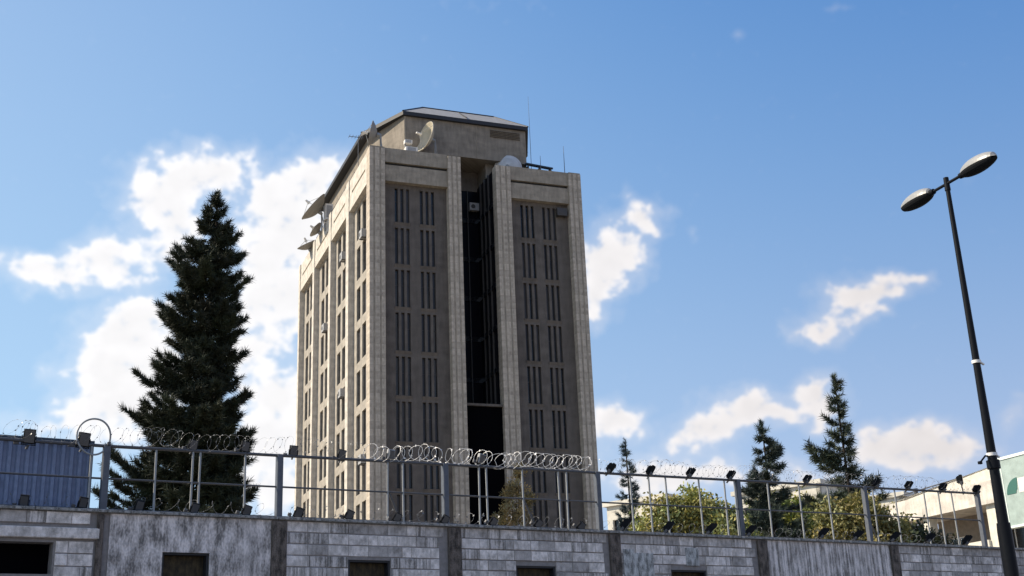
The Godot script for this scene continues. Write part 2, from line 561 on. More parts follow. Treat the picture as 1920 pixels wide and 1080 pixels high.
func _ready() -> void:
	rng.seed = 20240
	# camera
	var cam := Camera3D.new()
	cam.name = "camera"
	cam.fov = 2.0 * atan(540.0 / 2251.6) / RAD
	cam.near = 0.1
	cam.far = 4000.0
	cam.transform = Transform3D(Basis(Vector3.RIGHT, 18.508 * RAD) * Basis(Vector3.BACK, -2.288 * RAD), Vector3(0, 1.6, 0))
	add_child(cam)
	cam.current = true
	# sky and exposure
	var env := Environment.new()
	env.background_mode = Environment.BG_SKY
	var sky := Sky.new()
	var pano := PanoramaSkyMaterial.new()
	pano.panorama = make_sky()
	sky.sky_material = pano
	env.sky = sky
	env.background_energy_multiplier = 1.0
	env.tonemap_mode = Environment.TONE_MAPPER_LINEAR
	env.tonemap_exposure = EXPOSURE
	env.sdfgi_enabled = true
	env.ssao_enabled = true
	env.ssil_enabled = true
	var we := WorldEnvironment.new()
	we.name = "world_environment"
	we.environment = env
	add_child(we)
	# sun: high on the left, a little behind the tower
	var sun := DirectionalLight3D.new()
	sun.name = "sun"
	sun.light_energy = 1.6
	sun.light_color = Color(1.0, 0.94, 0.85)
	sun.light_angular_distance = 0.5
	sun.shadow_enabled = true
	var to_sun := (Basis(Vector3.UP, PSI) * Vector3(-0.86, 0, -0.34)).normalized() * cos(40.0 * RAD) + Vector3.UP * sin(40.0 * RAD)
	sun.transform = Transform3D(Basis.looking_at(-to_sun, Vector3.UP), Vector3.ZERO)
	add_child(sun)

	make_textures()
	make_materials()
	build_ground()
	build_tower()
	build_terrace()
	build_far_houses()
	build_wall()
	build_trees()
	build_fence()
	build_cabin()
	build_billboard()
	build_roof_things()
	build_lamp()
	build_floodlights()
	build_wire()

# ------------------------------------------------------------------ ground
func build_ground() -> void:
	var g := MB.new()
	g.quad(Vector3(-1500, 0, 1500), Vector3(1500, 0, 1500), Vector3(1500, 0, -1500), Vector3(-1500, 0, -1500), Vector3.UP)
	structure("ground", g, M.earth, Vector3(0, -0.02, 0))
	var r := MB.new()
	r.quad(Vector3(-150, 0, 2.0), Vector3(150, 0, 2.0), Vector3(150, 0, 18.2), Vector3(-150, 0, 18.2), Vector3.UP)
	structure("road", r, M.asphalt, WALL_AT + Vector3(0, 0.004, 0), WTURN)
	for a in [[0.0, 2.2], [8.5, 10.1], [18.0, 24.0]]:
		var p := MB.new()
		p.span(Vector3(-150, 0.0, a[0]), Vector3(150, 0.13, a[1]))
		structure("pavement", p, M.paving, WALL_AT, WTURN)
	for dd in [5.3, 14.0]:
		var m := MB.new()
		for i in range(-20, 20):
			m.quad(Vector3(i * 6.0, 0, dd), Vector3(i * 6.0 + 3.0, 0, dd), Vector3(i * 6.0 + 3.0, 0, dd + 0.12), Vector3(i * 6.0, 0, dd + 0.12), Vector3.UP)
		structure("lane_marking", m, M.paint, WALL_AT + Vector3(0, 0.008, 0), WTURN)

# ------------------------------------------------------------------ tower
const TOP := 47.54
const SOFFIT := 44.4
const FLOOR := 3.88

func front_panel(t: Node3D, x0: float, x1: float, v: float, groups: Array, pane: Mesh, frame: Mesh) -> void:
	var holes := []
	var spots := []
	for k in 9:
		var y1 := 44.15 - FLOOR * k
		var y0 := y1 - 3.36
		if k == 0:
			y1 = 44.0
		for c in groups:
			for q in [-0.52, 0.0, 0.52]:
				var x: float = x0 + c + q
				holes.append(Rect2(x - 0.145, y0, 0.29, y1 - y0))
				spots.append(Vector3(x, 44.15 - FLOOR * k - 3.36, -v))
	var w := MB.new()
	w.wall(Transform3D(Basis.IDENTITY, Vector3(0, 0, -v)), Rect2(x0, 0, x1 - x0, SOFFIT), 0.42, holes)
	part("wall", w, M.front, t)
	for s in spots:
		var f := piece("window", frame, M.win_frame, t, s)
		piece("pane", pane, [M.glass, M.glass, M.glass_dull, M.glass_dull, M.glass_blind][rng.randi() % 5], f, Vector3.ZERO)
	# raised ribs between the slits, and a sloping sill under each group
	for c in groups:
		for k in 9:
			var sl := MB.new()
			var y := 44.15 - FLOOR * k - 3.36
			var xa: float = x0 + c - 0.72
			var xb: float = x0 + c + 0.72
			sl.quad(Vector3(xa, y - 0.30, -v + 0.003), Vector3(xb, y - 0.30, -v + 0.003), Vector3(xb, y - 0.03, -v + 0.10), Vector3(xa, y - 0.03, -v + 0.10), Vector3(0, -0.2, 1))
			sl.quad(Vector3(xa, y - 0.03, -v + 0.10), Vector3(xb, y - 0.03, -v + 0.10), Vector3(xb, y, -v), Vector3(xa, y, -v), Vector3(0, 1, 0.2))
			sl.tri(Vector3(xa, y - 0.30, -v), Vector3(xa, y - 0.03, -v + 0.10), Vector3(xa, y, -v))
			sl.tri(Vector3(xb, y - 0.30, -v), Vector3(xb, y, -v), Vector3(xb, y - 0.03, -v + 0.10))
			part_quick("sill", sl, M.front, t)

func part_quick(called: String, shape: MB, m: Material, parent: Node) -> MeshInstance3D:
	return piece(called, shape.mesh(), m, parent, Vector3.ZERO)

func pilaster(t: Node3D, x0: float, x1: float, v0: float, v1: float, top: float) -> void:
	var core := MB.new()
	core.span(Vector3(x0 + 0.03, 0, -v1), Vector3(x1 - 0.03, top - 0.02, -v0 - 0.03))
	var p := part_quick("pilaster", core, M.band, t)
	# one stone course: a slab with two shallow flutes on its face, reused up the height
	var w := x1 - x0
	var d := v1 - v0 - 0.003
	var h := 0.60
	var poly := PackedVector2Array([Vector2(0, -d), Vector2(0, 0)])
	for q in [0.3, 0.7]:
		var a: float = w * q
		poly.append_array(PackedVector2Array([Vector2(a - 0.09, 0), Vector2(a - 0.06, -0.06), Vector2(a + 0.06, -0.06), Vector2(a + 0.09, 0)]))
	poly.append_array(PackedVector2Array([Vector2(w, 0), Vector2(w, -d)]))
	var sl := MB.new()
	sl.prism(poly, 0.007, h - 0.007)
	var m := sl.mesh()
	var y := 12.0
	while y < top - 0.3:
		piece("stone_panel", m, M.stones[rng.randi() % 5], p, Vector3(x0, y, -v0))
		y += h

func build_tower() -> void:
	var t := thing("office_tower", "tall concrete tower with stone fins, slit windows and satellite dishes on its roof", "building", TOWER_AT, PSI)
	# slit windows of the front
	var pane := MB.new()
	pane.span(Vector3(-0.125, 0.02, -0.30), Vector3(0.125, 3.34, -0.26))
	var frame := MB.new()
	for e in [-1, 1]:
		frame.span(Vector3(e * 0.125, 0.002, -0.33), Vector3(e * 0.144, 3.355, -0.22))
	frame.span(Vector3(-0.125, 0.002, -0.33), Vector3(0.125, 0.02, -0.22))
	frame.span(Vector3(-0.125, 1.95, -0.257), Vector3(0.125, 2.0, -0.22))
	var pm := pane.mesh()
	var fm := frame.mesh()
	front_panel(t, 1.38, 7.20, 0.75, [1.72, 4.02], pm, fm)
	front_panel(t, 13.44, 19.27, 1.50, [1.78, 3.95], pm, fm)
	# fins
	pilaster(t, 0.0, 1.38, 0.0, 1.15, TOP + 0.02)
	pilaster(t, 7.20, 8.38, 0.0, 0.95, TOP - 0.1)
	pilaster(t, 12.02, 13.44, 0.77, 1.75, TOP - 0.1)
	pilaster(t, 19.27, 20.50, 0.77, 1.75, TOP + 0.02)
	# bands above the windows
	for a in [[1.38, 7.20, 0.22, 0.75], [13.44, 19.27, 0.99, 1.50]]:
		for b in [[SOFFIT, 45.93, 0.0], [46.2, TOP, 0.03]]:
			var bd := MB.new()
			bd.span(Vector3(a[0] + 0.002, b[0], -a[3] - 0.4), Vector3(a[1] - 0.002, b[1], -a[2] + b[2]))
			part_quick("cornice", bd, M.band, t)
		var gr := MB.new()
		gr.span(Vector3(a[0], 45.93, -a[3] - 0.38), Vector3(a[1], 46.2, -a[2] - 0.28))
		part_quick("cornice_groove", gr, M.trim, t)
	# left side: fins, panels with windows, bands
	var fins := [[8.14, 9.2], [16.05, 16.95], [24.2, 25.1], [32.2, 33.0]]
	for f in fins:
		var b := MB.new()
		b.span(Vector3(0.0, 0, -f[1]), Vector3(0.75, TOP, -f[0]))
		part_quick("side_fin", b, M.stone, t)
	var sp := MB.new()
	sp.span(Vector3(-0.655, 0.03, -0.245), Vector3(0.655, 3.02, -0.205))
	var sf := MB.new()
	for e in [-1, 1]:
		sf.span(Vector3(e * 0.655, 0.002, -0.27), Vector3(e * 0.698, 3.055, -0.18))
	sf.span(Vector3(-0.655, 0.002, -0.27), Vector3(0.655, 0.03, -0.18))
	sf.span(Vector3(-0.655, 3.02, -0.27), Vector3(0.655, 3.055, -0.18))
	sf.span(Vector3(-0.02, 0.03, -0.20), Vector3(0.02, 3.02, -0.17))
	var spm := sp.mesh()
	var sfm := sf.mesh()
	var facing := Basis(Vector3(0, 0, 1), Vector3.UP, Vector3(-1, 0, 0))
	var starts := [[1.15, 8.14], [9.2, 16.05], [16.95, 24.2], [25.1, 32.2]]
	for bay in starts:
		var holes := []
		var spots := []
		for k in 9:
			var y0 := 44.15 - FLOOR * k - 3.06
			for c in [0.95, 3.07, 5.22]:
				var x: float = -(bay[0] + c)
				holes.append(Rect2(x - 0.70, y0, 1.40, 3.06))
				spots.append(Vector3(0.55, y0, x))
		var w := MB.new()
		w.wall(Transform3D(facing, Vector3(0.55, 0, 0)), Rect2(-bay[1], 0, bay[1] - bay[0], SOFFIT + 0.05), 0.32, holes)
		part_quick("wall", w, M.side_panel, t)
		for s in spots:
			var f := piece("window", sfm, M.win_frame, t, s)
			f.basis = facing
			piece("pane", spm, [M.glass, M.glass_dull, M.glass_blind][rng.randi() % 3], f, Vector3.ZERO)
		for b in [[SOFFIT, 45.85, 0.07], [46.15, TOP - 0.05, 0.10]]:
			var bd := MB.new()
			bd.span(Vector3(b[2], b[0], -bay[1] + 0.002), Vector3(0.95, b[1], -bay[0] - 0.002))
			part_quick("cornice", bd, M.stone, t)
		var gr := MB.new()
		gr.span(Vector3(0.30, 45.85, -bay[1] + 0.9), Vector3(0.95, 46.15, -bay[0] - 0.9))
		for e in [[bay[0], bay[0] + 0.9], [bay[1] - 0.9, bay[1]]]:
			gr.span(Vector3(0.09, 45.85, -e[1]), Vector3(0.95, 46.15, -e[0] - 0.002))
		part_quick("cornice_groove", gr, M.stone, t)
	# right and back faces
	var rb := MB.new()
	rb.wall(Transform3D(Basis(Vector3(0, 0, -1), Vector3.UP, Vector3(1, 0, 0)), Vector3(20.0, 0, 0)), Rect2(1.5, 0, 30.9, TOP), 0.4, [])
	part_quick("wall", rb, M.stone, t)
	for q in [[8.1, 9.1], [16.0, 17.0], [24.1, 25.1], [32.2, 33.0]]:
		var b := MB.new()
		b.span(Vector3(19.9, 0, -q[1]), Vector3(20.5, TOP, -q[0]))
		part_quick("side_fin", b, M.stone, t)
	var bk := MB.new()
	bk.span(Vector3(0.75, 0, -32.8), Vector3(20.0, TOP, -32.4))
	part_quick("wall", bk, M.front, t)
	# recess between the two wings: dark glass, mullions, ledges
	var rg := MB.new()
	rg.span(Vector3(8.35, 0, -6.5), Vector3(12.05, 46.9, -6.2))
	rg.span(Vector3(12.04, 0, -6.5), Vector3(12.3, 47.2, -1.75))
	rg.span(Vector3(8.1, 0, -6.5), Vector3(8.36, 47.2, -0.95))
	part_quick("glass_wall", rg, M.black, t)
	var back := MB.new()
	back.span(Vector3(8.36, 46.9, -6.6), Vector3(12.04, 48.88, -6.15))
	part_quick("wall", back, M.front, t)
	for k in 11:
		var y := 44.15 - FLOOR * k
		var lg := MB.new()
		lg.span(Vector3(8.37, y - 0.55, -6.2), Vector3(12.03, y - 0.1, -6.08))
		lg.span(Vector3(11.93, y - 0.55, -6.08), Vector3(12.04, y - 0.1, -1.8))
		part_quick("spandrel", lg, M.glass, t)
	for x in [9.2, 10.1, 11.0]:
		var mu := MB.new()
		mu.span(Vector3(x - 0.04, 0, -6.2), Vector3(x + 0.04, 46.9, -6.03))
		part_quick("mullion", mu, M.win_frame, t)
	for v in [2.8, 3.9, 5.0]:
		var mu := MB.new()
		mu.span(Vector3(11.88, 0, -v - 0.04), Vector3(12.04, 47.2, -v + 0.04))
		part_quick("mullion", mu, M.win_frame, t)
	var beam := MB.new()
	beam.span(Vector3(8.4, 24.75, -1.3), Vector3(12.0, 24.95, -1.0))
	beam.span(Vector3(8.42, 12, -1.25), Vector3(8.62, 24.75, -1.02))
	part_quick("entrance_frame", beam, M.front, t)
	var pn := MB.new()
	pn.span(Vector3(8.62, 12, -1.32), Vector3(11.98, 24.75, -1.26))
	part_quick("glass_wall", pn, M.void_dark, t)
	# roof deck and the plant storey
	var dk := MB.new()
	dk.span(Vector3(0.9, 46.3, -32.4), Vector3(8.3, 46.6, -0.7))
	dk.span(Vector3(8.3, 46.3, -32.4), Vector3(12.1, 46.6, -6.5))
	dk.span(Vector3(12.1, 46.3, -32.4), Vector3(20.0, 46.6, -1.5))
	part_quick("roof_deck", dk, M.sill, t)
	var plan := PackedVector2Array([Vector2(4.0, -3.0), Vector2(16.0, -3.0), Vector2(18.0, -8.5), Vector2(18.3, -27.5), Vector2(1.62, -27.5), Vector2(1.95, -8.5)])
	var ph := MB.new()
	ph.prism(plan, 48.9, 52.35)
	var phm := part_quick("plant_storey", ph, M.penthouse, t)
	var low := MB.new()
	low.prism(PackedVector2Array([Vector2(4.2, -4.0), Vector2(8.2, -4.0), Vector2(8.2, -6.4), Vector2(12.2, -6.4), Vector2(12.2, -4.0), Vector2(15.8, -4.0), Vector2(17.6, -9), Vector2(17.9, -27), Vector2(2.1, -27), Vector2(2.4, -9)]), 46.6, 48.9)
	part_quick("lower_wall", low, M.penthouse, phm)
	var lv := MB.new()
	for i in 5:
		lv.box(Vector3(13.9, 51.35 + i * 0.16, -2.97), Vector3(3.0, 0.05, 0.12), Basis(Vector3.RIGHT, 0.6))
	part_quick("louvre", lv, M.win_frame, phm)
	var st := MB.new()
	st.span(Vector3(4.0, 48.95, -2.985), Vector3(4.15, 52.3, -2.93))
	st.span(Vector3(11.0, 48.95, -2.985), Vector3(11.06, 52.3, -2.96))
	part_quick("seam", st, M.band, phm)
	# eave and hipped metal roof
	var ctr := Vector2(10, -15)
	var eave := PackedVector2Array()
	for p in plan:
		eave.append(Vector2(p.x - 0.75 if p.x < 3.0 else p.x + (p.x - 10.0) * 0.03, p.y + 0.3 * signf(p.y + 15.0)))
	var ev := MB.new()
	ev.prism(eave, 52.35, 52.72)
	part_quick("eave", ev, M.trim, t)
	var ridge := [Vector3(7.0, 55.7, -7.2), Vector3(14.4, 55.7, -7.2), Vector3(15.2, 55.7, -9.5), Vector3(15.2, 55.7, -24.0), Vector3(6.2, 55.7, -24.0), Vector3(6.2, 55.7, -9.5)]
	var rf := MB.new()
	var hips := MB.new()
	for i in 6:
		var j := (i + 1) % 6
		var a := Vector3(eave[i].x, 52.725, eave[i].y)
		var b := Vector3(eave[j].x, 52.725, eave[j].y)
		rf.quad(a, b, ridge[j], ridge[i], ((a + b) * 0.5 - Vector3(10, 40, -15)))
		hips.tube(PackedVector3Array([a, ridge[i]]), [0.09], 6)
		hips.tube(PackedVector3Array([ridge[i], ridge[j]]), [0.10], 6)
	for q in [0.5]:
		hips.tube(PackedVector3Array([Vector3(lerpf(4, 16, q), 52.8, -2.6), ridge[0].lerp(ridge[1], q)]), [0.05], 6)
	var r_top := PackedVector2Array()
	for p in ridge:
		r_top.append(Vector2(p.x, p.z))
	rf.prism(r_top, 55.6, 55.72)
	var rfm := part_quick("roof", rf, M.roof, t)
	part_quick("ridge_cap", hips, M.trim, rfm)

# ------------------------------------------------------------------ things on the tower
func dish(label: String, at: Vector3, axis: Vector3, dia: float, face: Material, foot: Vector3) -> Node3D:
	var o := thing("satellite_dish", label, "satellite dish", at, 0.0, "dishes on the tower roof")
	var z := axis.normalized()
	var b := Basis.looking_at(-z, Vector3.UP if absf(z.y) < 0.95 else Vector3.RIGHT)
	var xf := Transform3D(b, Vector3.ZERO)
	var r := dia * 0.5
	var prof := []
	for i in 11:
		var q := r * i / 10.0
		prof.append(Vector2(maxf(q, 0.001), q * q / (r * 2.2)))
	var rim: Vector2 = prof[10]
	prof.append(Vector2(rim.x + 0.04, rim.y))
	prof.append(Vector2(rim.x + 0.04, rim.y - 0.06))
	for i in 10:
		var q := r * (9 - i) / 10.0
		prof.append(Vector2(maxf(q, 0.001), q * q / (r * 2.2) - 0.06))
	prof.reverse()
	var mb := MB.new()
	mb.lathe(prof, 28, xf)
	part("reflector", mb, face, o)
	var fd := MB.new()
	var focus := xf * Vector3(0, 0, r * 0.85)
	for k in 3:
		var a := TAU * k / 3.0 + 0.5
		fd.tube(PackedVector3Array([xf * Vector3(cos(a) * r * 0.95, sin(a) * r * 0.95, r * 0.42), focus]), [0.025], 5)
	part("feed_arm", fd, M.steel, o)
	var hn := MB.new()
	hn.tube(PackedVector3Array([focus - z * 0.2, focus + z * 0.02, focus + z * 0.3]), [0.16, 0.13, 0.09], 10)
	part("feed_horn", hn, M.white, o)
	var mt := MB.new()
	mt.tube(PackedVector3Array([-z * 0.08, -z * 0.45]), [0.22, 0.14], 10)
	mt.tube(PackedVector3Array([-z * 0.4, Vector3(-z.x * 0.45, foot.y - at.y, -z.z * 0.45)]), [0.09], 8)
	mt.tube(PackedVector3Array([-z * 0.3 + b.x * 0.3, Vector3(-z.x * 0.45 + 0.35, foot.y - at.y, -z.z * 0.45)]), [0.04], 6)
	part("mount", mt, M.steel, o)
	return o

func build_roof_things() -> void:
	dish("large cream satellite dish facing left on the front edge of the tower roof", on_tower(6.2, 49.75, 1.9), Vector3(-0.811, 0.223, 0.541), 2.9, M.dish, Vector3(0, 46.6, 0))
	dish("grey satellite dish seen edge-on at the near left corner of the tower roof", on_tower(0.95, 49.3, 1.4), Vector3(-0.972, 0.189, 0.141), 2.3, M.dish_grey, Vector3(0, 46.6, 0))
	dish("big dark dish tipped skyward over the left roof edge of the tower", on_tower(-0.6, 48.75, 19.2), Vector3(-0.725, 0.639, 0.257), 3.4, M.dish_grey, Vector3(0, 46.6, 0))
	dish("small dark dish lying almost flat at the far left roof corner", on_tower(-0.1, 47.4, 26.5), Vector3(-0.387, 0.874, 0.293), 2.3, M.dish_grey, Vector3(0, 46.6, 0))
	dish("small grey dish between the big tipped dish and the far roof corner", on_tower(-0.15, 47.5, 21.6), Vector3(-0.782, 0.614, 0.104), 1.7, M.dish_grey, Vector3(0, 46.6, 0))
	dish("round white dish facing the viewer above the recess of the tower", on_tower(13.9, 48.2, 2.6), Vector3(0.05, 0.10, -0.99), 2.6, M.dome, Vector3(0, 46.6, 0))
	# equipment boxes
	for a in [["white equipment box beside the large cream dish on the roof", 4.3, 48.35, 1.9, Vector3(1.1, 0.5, 0.7)], ["pale cabinet on a frame between the cream dish and its feed", 4.15, 49.35, 2.3, Vector3(0.7, 0.35, 0.5)], ["white cabinet at the left roof edge by the big tipped dish", 0.35, 48.6, 19.0, Vector3(0.8, 1.7, 0.9)]]:
		var e := thing("equipment_box", a[0], "equipment", on_tower(a[1], a[2], a[3]), PSI, "cabinets on the tower roof")
		var m := MB.new()
		m.box(Vector3.ZERO, a[4])
		part("cabinet", m, M.white, e)
		var l := MB.new()
		for x in [-1, 1]:
			l.span(Vector3(x * a[4].x * 0.4 - 0.04, 46.6 - a[2], -0.04), Vector3(x * a[4].x * 0.4 + 0.04, -a[4].y * 0.5, 0.04))
		part("stand", l, M.steel, e)
		var dd := MB.new()
		dd.span(Vector3(-a[4].x * 0.35, -a[4].y * 0.38, a[4].z * 0.5), Vector3(a[4].x * 0.35, a[4].y * 0.38, a[4].z * 0.5 + 0.02))
		part("door", dd, M.pale, e)
	# antennas
	for a in [["tall thin whip antenna beside the right end of the rooftop storey", 16.35, 2.7, 56.0, 0.022], ["short whip antenna above the right wing's parapet", 17.1, 2.2, 49.6, 0.03], ["slender whip antenna near the right corner of the tower roof", 19.55, 2.2, 50.9, 0.03]]:
		var o := thing("whip_antenna", a[0], "antenna", on_tower(a[1], 46.6, a[2]), PSI, "antennas on the tower roof")
		var m := MB.new()
		m.tube(PackedVector3Array([Vector3.ZERO, Vector3(0, (a[3] - 46.6) * 0.6, 0), Vector3(0, a[3] - 46.6, 0)]), [a[4] * 1.3, a[4], a[4] * 0.5], 6)
		part("rod", m, M.steel_blue, o)
		var bs := MB.new()
		bs.box(Vector3(0, 0.1, 0), Vector3(0.3, 0.2, 0.3))
		part("base", bs, M.rail, o)
	var y := thing("yagi_antenna", "small dark antenna on a pole over the left roof edge near the grey dish", "antenna", on_tower(0.3, 47.5, 5.6), PSI)
	var ym := MB.new()
	ym.tube(PackedVector3Array([Vector3.ZERO, Vector3(0, 3.6, 0)]), [0.03], 6)
	part("pole", ym, M.steel_blue, y)
	var yb := MB.new()
	yb.tube(PackedVector3Array([Vector3(-0.9, 3.4, 0), Vector3(0.5, 3.4, 0)]), [0.03], 6)
	for i in 5:
		yb.tube(PackedVector3Array([Vector3(-0.85 + i * 0.3, 3.4, -0.35), Vector3(-0.85 + i * 0.3, 3.4, 0.35)]), [0.02], 5)
	part("boom", yb, M.steel_blue, y)
	# pipe rack behind the right wing's parapet
	var pr := thing("pipe_rack", "low dark pipe rack on the roof of the right wing", "pipework", on_tower(17.2, 46.6, 2.6), PSI)
	var pm := MB.new()
	for i in 3:
		pm.tube(PackedVector3Array([Vector3(-1.4, 2.2 + i * 0.1, -i * 0.3), Vector3(1.3, 2.0 + i * 0.1, -i * 0.3)]), [0.1], 8)
	part("pipe", pm, M.blue_dark, pr)
	var ps := MB.new()
	for x in [-1.2, 0.0, 1.1]:
		ps.span(Vector3(x - 0.05, 0, -0.7), Vector3(x + 0.05, 2.0, 0.05))
	part("support", ps, M.rail, pr)
	# railing clutter along the left roof edge
	var rl := thing("roof_railing", "rusty low railing along the left edge of the tower roof", "railing", on_tower(0.5, TOP, 8.0), PSI)
	for i in 9:
		var m := MB.new()
		m.tube(PackedVector3Array([Vector3(0, -0.1, -i * 2.2), Vector3(0, 0.9, -i * 2.2)]), [0.035], 6)
		part("post", m, M.rail, rl)
	for h in [0.45, 0.88]:
		var m := MB.new()
		m.tube(PackedVector3Array([Vector3(0, h, 0), Vector3(0, h, -17.6)]), [0.03], 6)
		part("rail", m, M.pale, rl)
	# air conditioners hung on the side windows and the front
	var proto: Node3D = null
	var names := ["high up near the front corner", "high in the second bay", "halfway up the second bay", "low down just above the fence", "in the third bay", "on the dark front wall under the right wing's cornice", "inside the dark recess near its top"]
	var spots := [[0.3, 40.6, 3.9], [0.3, 41.3, 11.9], [0.3, 28.0, 12.1], [0.3, 20.4, 4.0], [0.3, 36.6, 20.0], [18.55, 43.55, 1.2], [11.6, 45.2, 5.9]]
	for i in spots.size():
		var s = spots[i]
		var front: bool = i >= 5
		var turn := PSI if front else PSI - PI / 2
		var lb: String = "air conditioner on the tower's sunlit side, " + names[i] if not front else "boxy air conditioner " + names[i]
		if proto == null:
			proto = thing("air_conditioner", lb, "air conditioner", on_tower(s[0], s[1], s[2]), turn, "air conditioners on the tower")
			var m := MB.new()
			m.box(Vector3.ZERO, Vector3(1.0, 0.75, 0.4))
			part("casing", m, M.pale, proto)
			var g := MB.new()
			g.lathe([Vector2(0.001, 0.21), Vector2(0.2, 0.215), Vector2(0.22, 0.2)], 16, Transform3D(Basis.IDENTITY, Vector3(-0.15, 0, 0)))
			part("fan_grille", g, M.win_frame, proto)
			var br := MB.new()
			for x in [-0.35, 0.35]:
				br.span(Vector3(x - 0.03, -0.44, -0.3), Vector3(x + 0.03, -0.377, 0.2))
			part("bracket", br, M.rail, proto)
		else:
			var ac := copy(proto, lb, on_tower(s[0], s[1], s[2]), turn)
			if i == 5:
				for p in ac.get_children():
					(p as MeshInstance3D).material_override = M.win_frame

# ------------------------------------------------------------------ perimeter wall
func build_wall() -> void:
	var w := thing("perimeter_wall", "long stained grey block wall with brown piers under the steel fence", "wall", WALL_AT, WTURN)
	var openings := [Rect2(-2.6, 3.58, 1.82, 0.49), Rect2(0.93, 3.46, 0.79, 0.5), Rect2(4.25, 3.42, 0.83, 0.49), Rect2(7.77, 3.40, 0.92, 0.475), Rect2(11.59, 3.40, 0.97, 0.46)]
	var core := MB.new()
	core.wall(Transform3D.IDENTITY, Rect2(-6.0, 0, 46.0, 4.56), 0.3, openings)
	core.span(Vector3(-6.0, 0, -0.62), Vector3(40.0, 4.55, -0.32))
	part("wall_body", core, M.mortar, w)
	for i in openings.size():
		var o: Rect2 = openings[i]
		var bm := MB.new()
		bm.span(Vector3(o.position.x, o.position.y, -0.3), Vector3(o.end.x, o.end.y, -0.18 if i > 0 else -0.29))
		var b := part_quick("board", bm, M.board if i > 0 else M.void_dark, w)
		if i > 0:
			b.set_meta("label", "brown weathered board closing an opening in the wall")
			var fr := MB.new()
			fr.span(Vector3(o.position.x + 0.003, o.end.y - 0.035, -0.18), Vector3(o.end.x - 0.003, o.end.y - 0.003, -0.02))
			for e in [o.position.x + 0.003, o.end.x - 0.038]:
				fr.span(Vector3(e, o.position.y, -0.18), Vector3(e + 0.035, o.end.y - 0.035, -0.02))
			part_quick("frame", fr, M.trim, b)
	# rendered bays: uneven plaster skin cut round the openings
	for a in [[0.06, 2.79, 1, M.plaster], [14.34, 18.31, -1, M.plaster_streaky]]:
		var p := MB.new()
		var hs := []
		if a[2] > 0:
			hs.append(openings[a[2]].grow_individual(0.0, 0.0, 0.0, 0.0))
		p.wall(Transform3D(Basis.IDENTITY, Vector3(0, 0, 0.022)), Rect2(a[0], 0.0, a[1] - a[0], 4.55), 0.02, hs)
		part_quick("plaster", p, a[3], w)
	# lintel over the dark opening on the left
	var li := MB.new()
	li.cut_block(Vector3(-3.05, 4.215, 0.015), Vector3(5.9, 0.17, 0.11), 0.012)
	part_quick("lintel", li, M.blocks[0], w)
	# block courses: shared block shapes, eight tones of stained concrete
	var shapes := []
	for i in 10:
		var b := MB.new()
		var len_: float = [0.39, 0.39, 0.39, 0.39, 0.19, 0.39, 0.39, 0.29, 0.39, 0.39][i]
		b.cut_block(Vector3(0, 0, 0), Vector3(len_ - 0.006, 0.19 - 0.010, 0.05), 0.004 + 0.003 * (i % 3))
		for k in b.uv.size():
			b.uv[k] += Vector2(i * 0.77, i * 0.43)
		shapes.append([len_, b.mesh()])
	var bays := [[-2.0, -0.16, 4.3, 0], [-0.75, -0.16, 3.5, 0], [3.08, 6.26, 3.6, 2], [6.56, 10.0, 3.4, 3], [10.3, 14.04, 3.6, 4], [18.62, 22.68, 3.4, -1], [22.98, 25.2, 3.6, -1]]
	for bay in bays:
		var row := 0
		var y := 4.455 if bay[2] > 4.0 or bay[3] != 0 else 4.0
		while y > maxf(3.55, bay[2] if bay[3] == 0 else 0.0):
			var x: float = bay[0] + (0.0 if row % 2 == 0 else -0.2)
			while x < bay[1] - 0.05:
				var k := rng.randi() % 10
				var L: float = shapes[k][0]
				if x + L > bay[1] or x < bay[0]:
					k = 4
					L = 0.19
				if x < bay[0] - 0.01:
					x += 0.2
					continue
				if x + L > bay[1] + 0.01:
					break
				var c := Vector3(x + L * 0.5, y, 0.0)
				var hit := false
				for o in openings:
					if o.grow(0.005).intersects(Rect2(c.x - L * 0.5, y - 0.095, L, 0.19)):
						hit = true
						# a cut block fills the course up to the opening
						for cut in [[x, o.position.x - 0.01], [o.end.x + 0.01, x + L]]:
							var cl: float = cut[1] - cut[0]
							if cl > 0.05 and bay[3] != 0:
								var cb := MB.new()
								cb.cut_block(Vector3.ZERO, Vector3(cl - 0.006, 0.18, 0.05), 0.006)
								piece("block", cb.mesh(), M.blocks[rng.randi() % 8], w, Vector3((cut[0] + cut[1]) * 0.5, y, -0.004))
				if bay[3] == 0 and y < 4.36 and y > 4.06:
					hit = true
				if not hit:
					var deep := rng.randf_range(-0.012, 0.008) if bay[3] != 2 else rng.randf_range(-0.018, -0.008)
					var tone := rng.randi() % 8
					if y > 4.4 and rng.randf() < 0.5:
						tone = [3, 6, 1][rng.randi() % 3]
					piece("block", shapes[k][1], M.blocks[tone], w, c + Vector3(0, 0, deep))
				x += L
			y -= 0.197
			row += 1
	# lime-washed patches
	for a in [[10.62, 11.12, 3.6, 4.18], [10.35, 10.62, 3.6, 4.25], [12.0, 12.35, 3.95, 4.32]]:
		var p := MB.new()
		p.wall(Transform3D(Basis.IDENTITY, Vector3(0, 0, 0.036)), Rect2(a[0], a[2], a[1] - a[0], a[3] - a[2]), 0.03, [])
		part_quick("whitewash_patch", p, M.limewash, w)
	# piers
	for s in [-0.09, 2.93, 6.41, 10.15, 14.2, 18.47, 22.83]:
		var p := MB.new()
		p.cut_block(Vector3(s, 2.27, 0.02), Vector3(0.1 if s < 0 else 0.27, 4.53, 0.09), 0.012)
		part_quick("pier", p, M.pier, w)
	# coping in lengths
	var x := -6.0
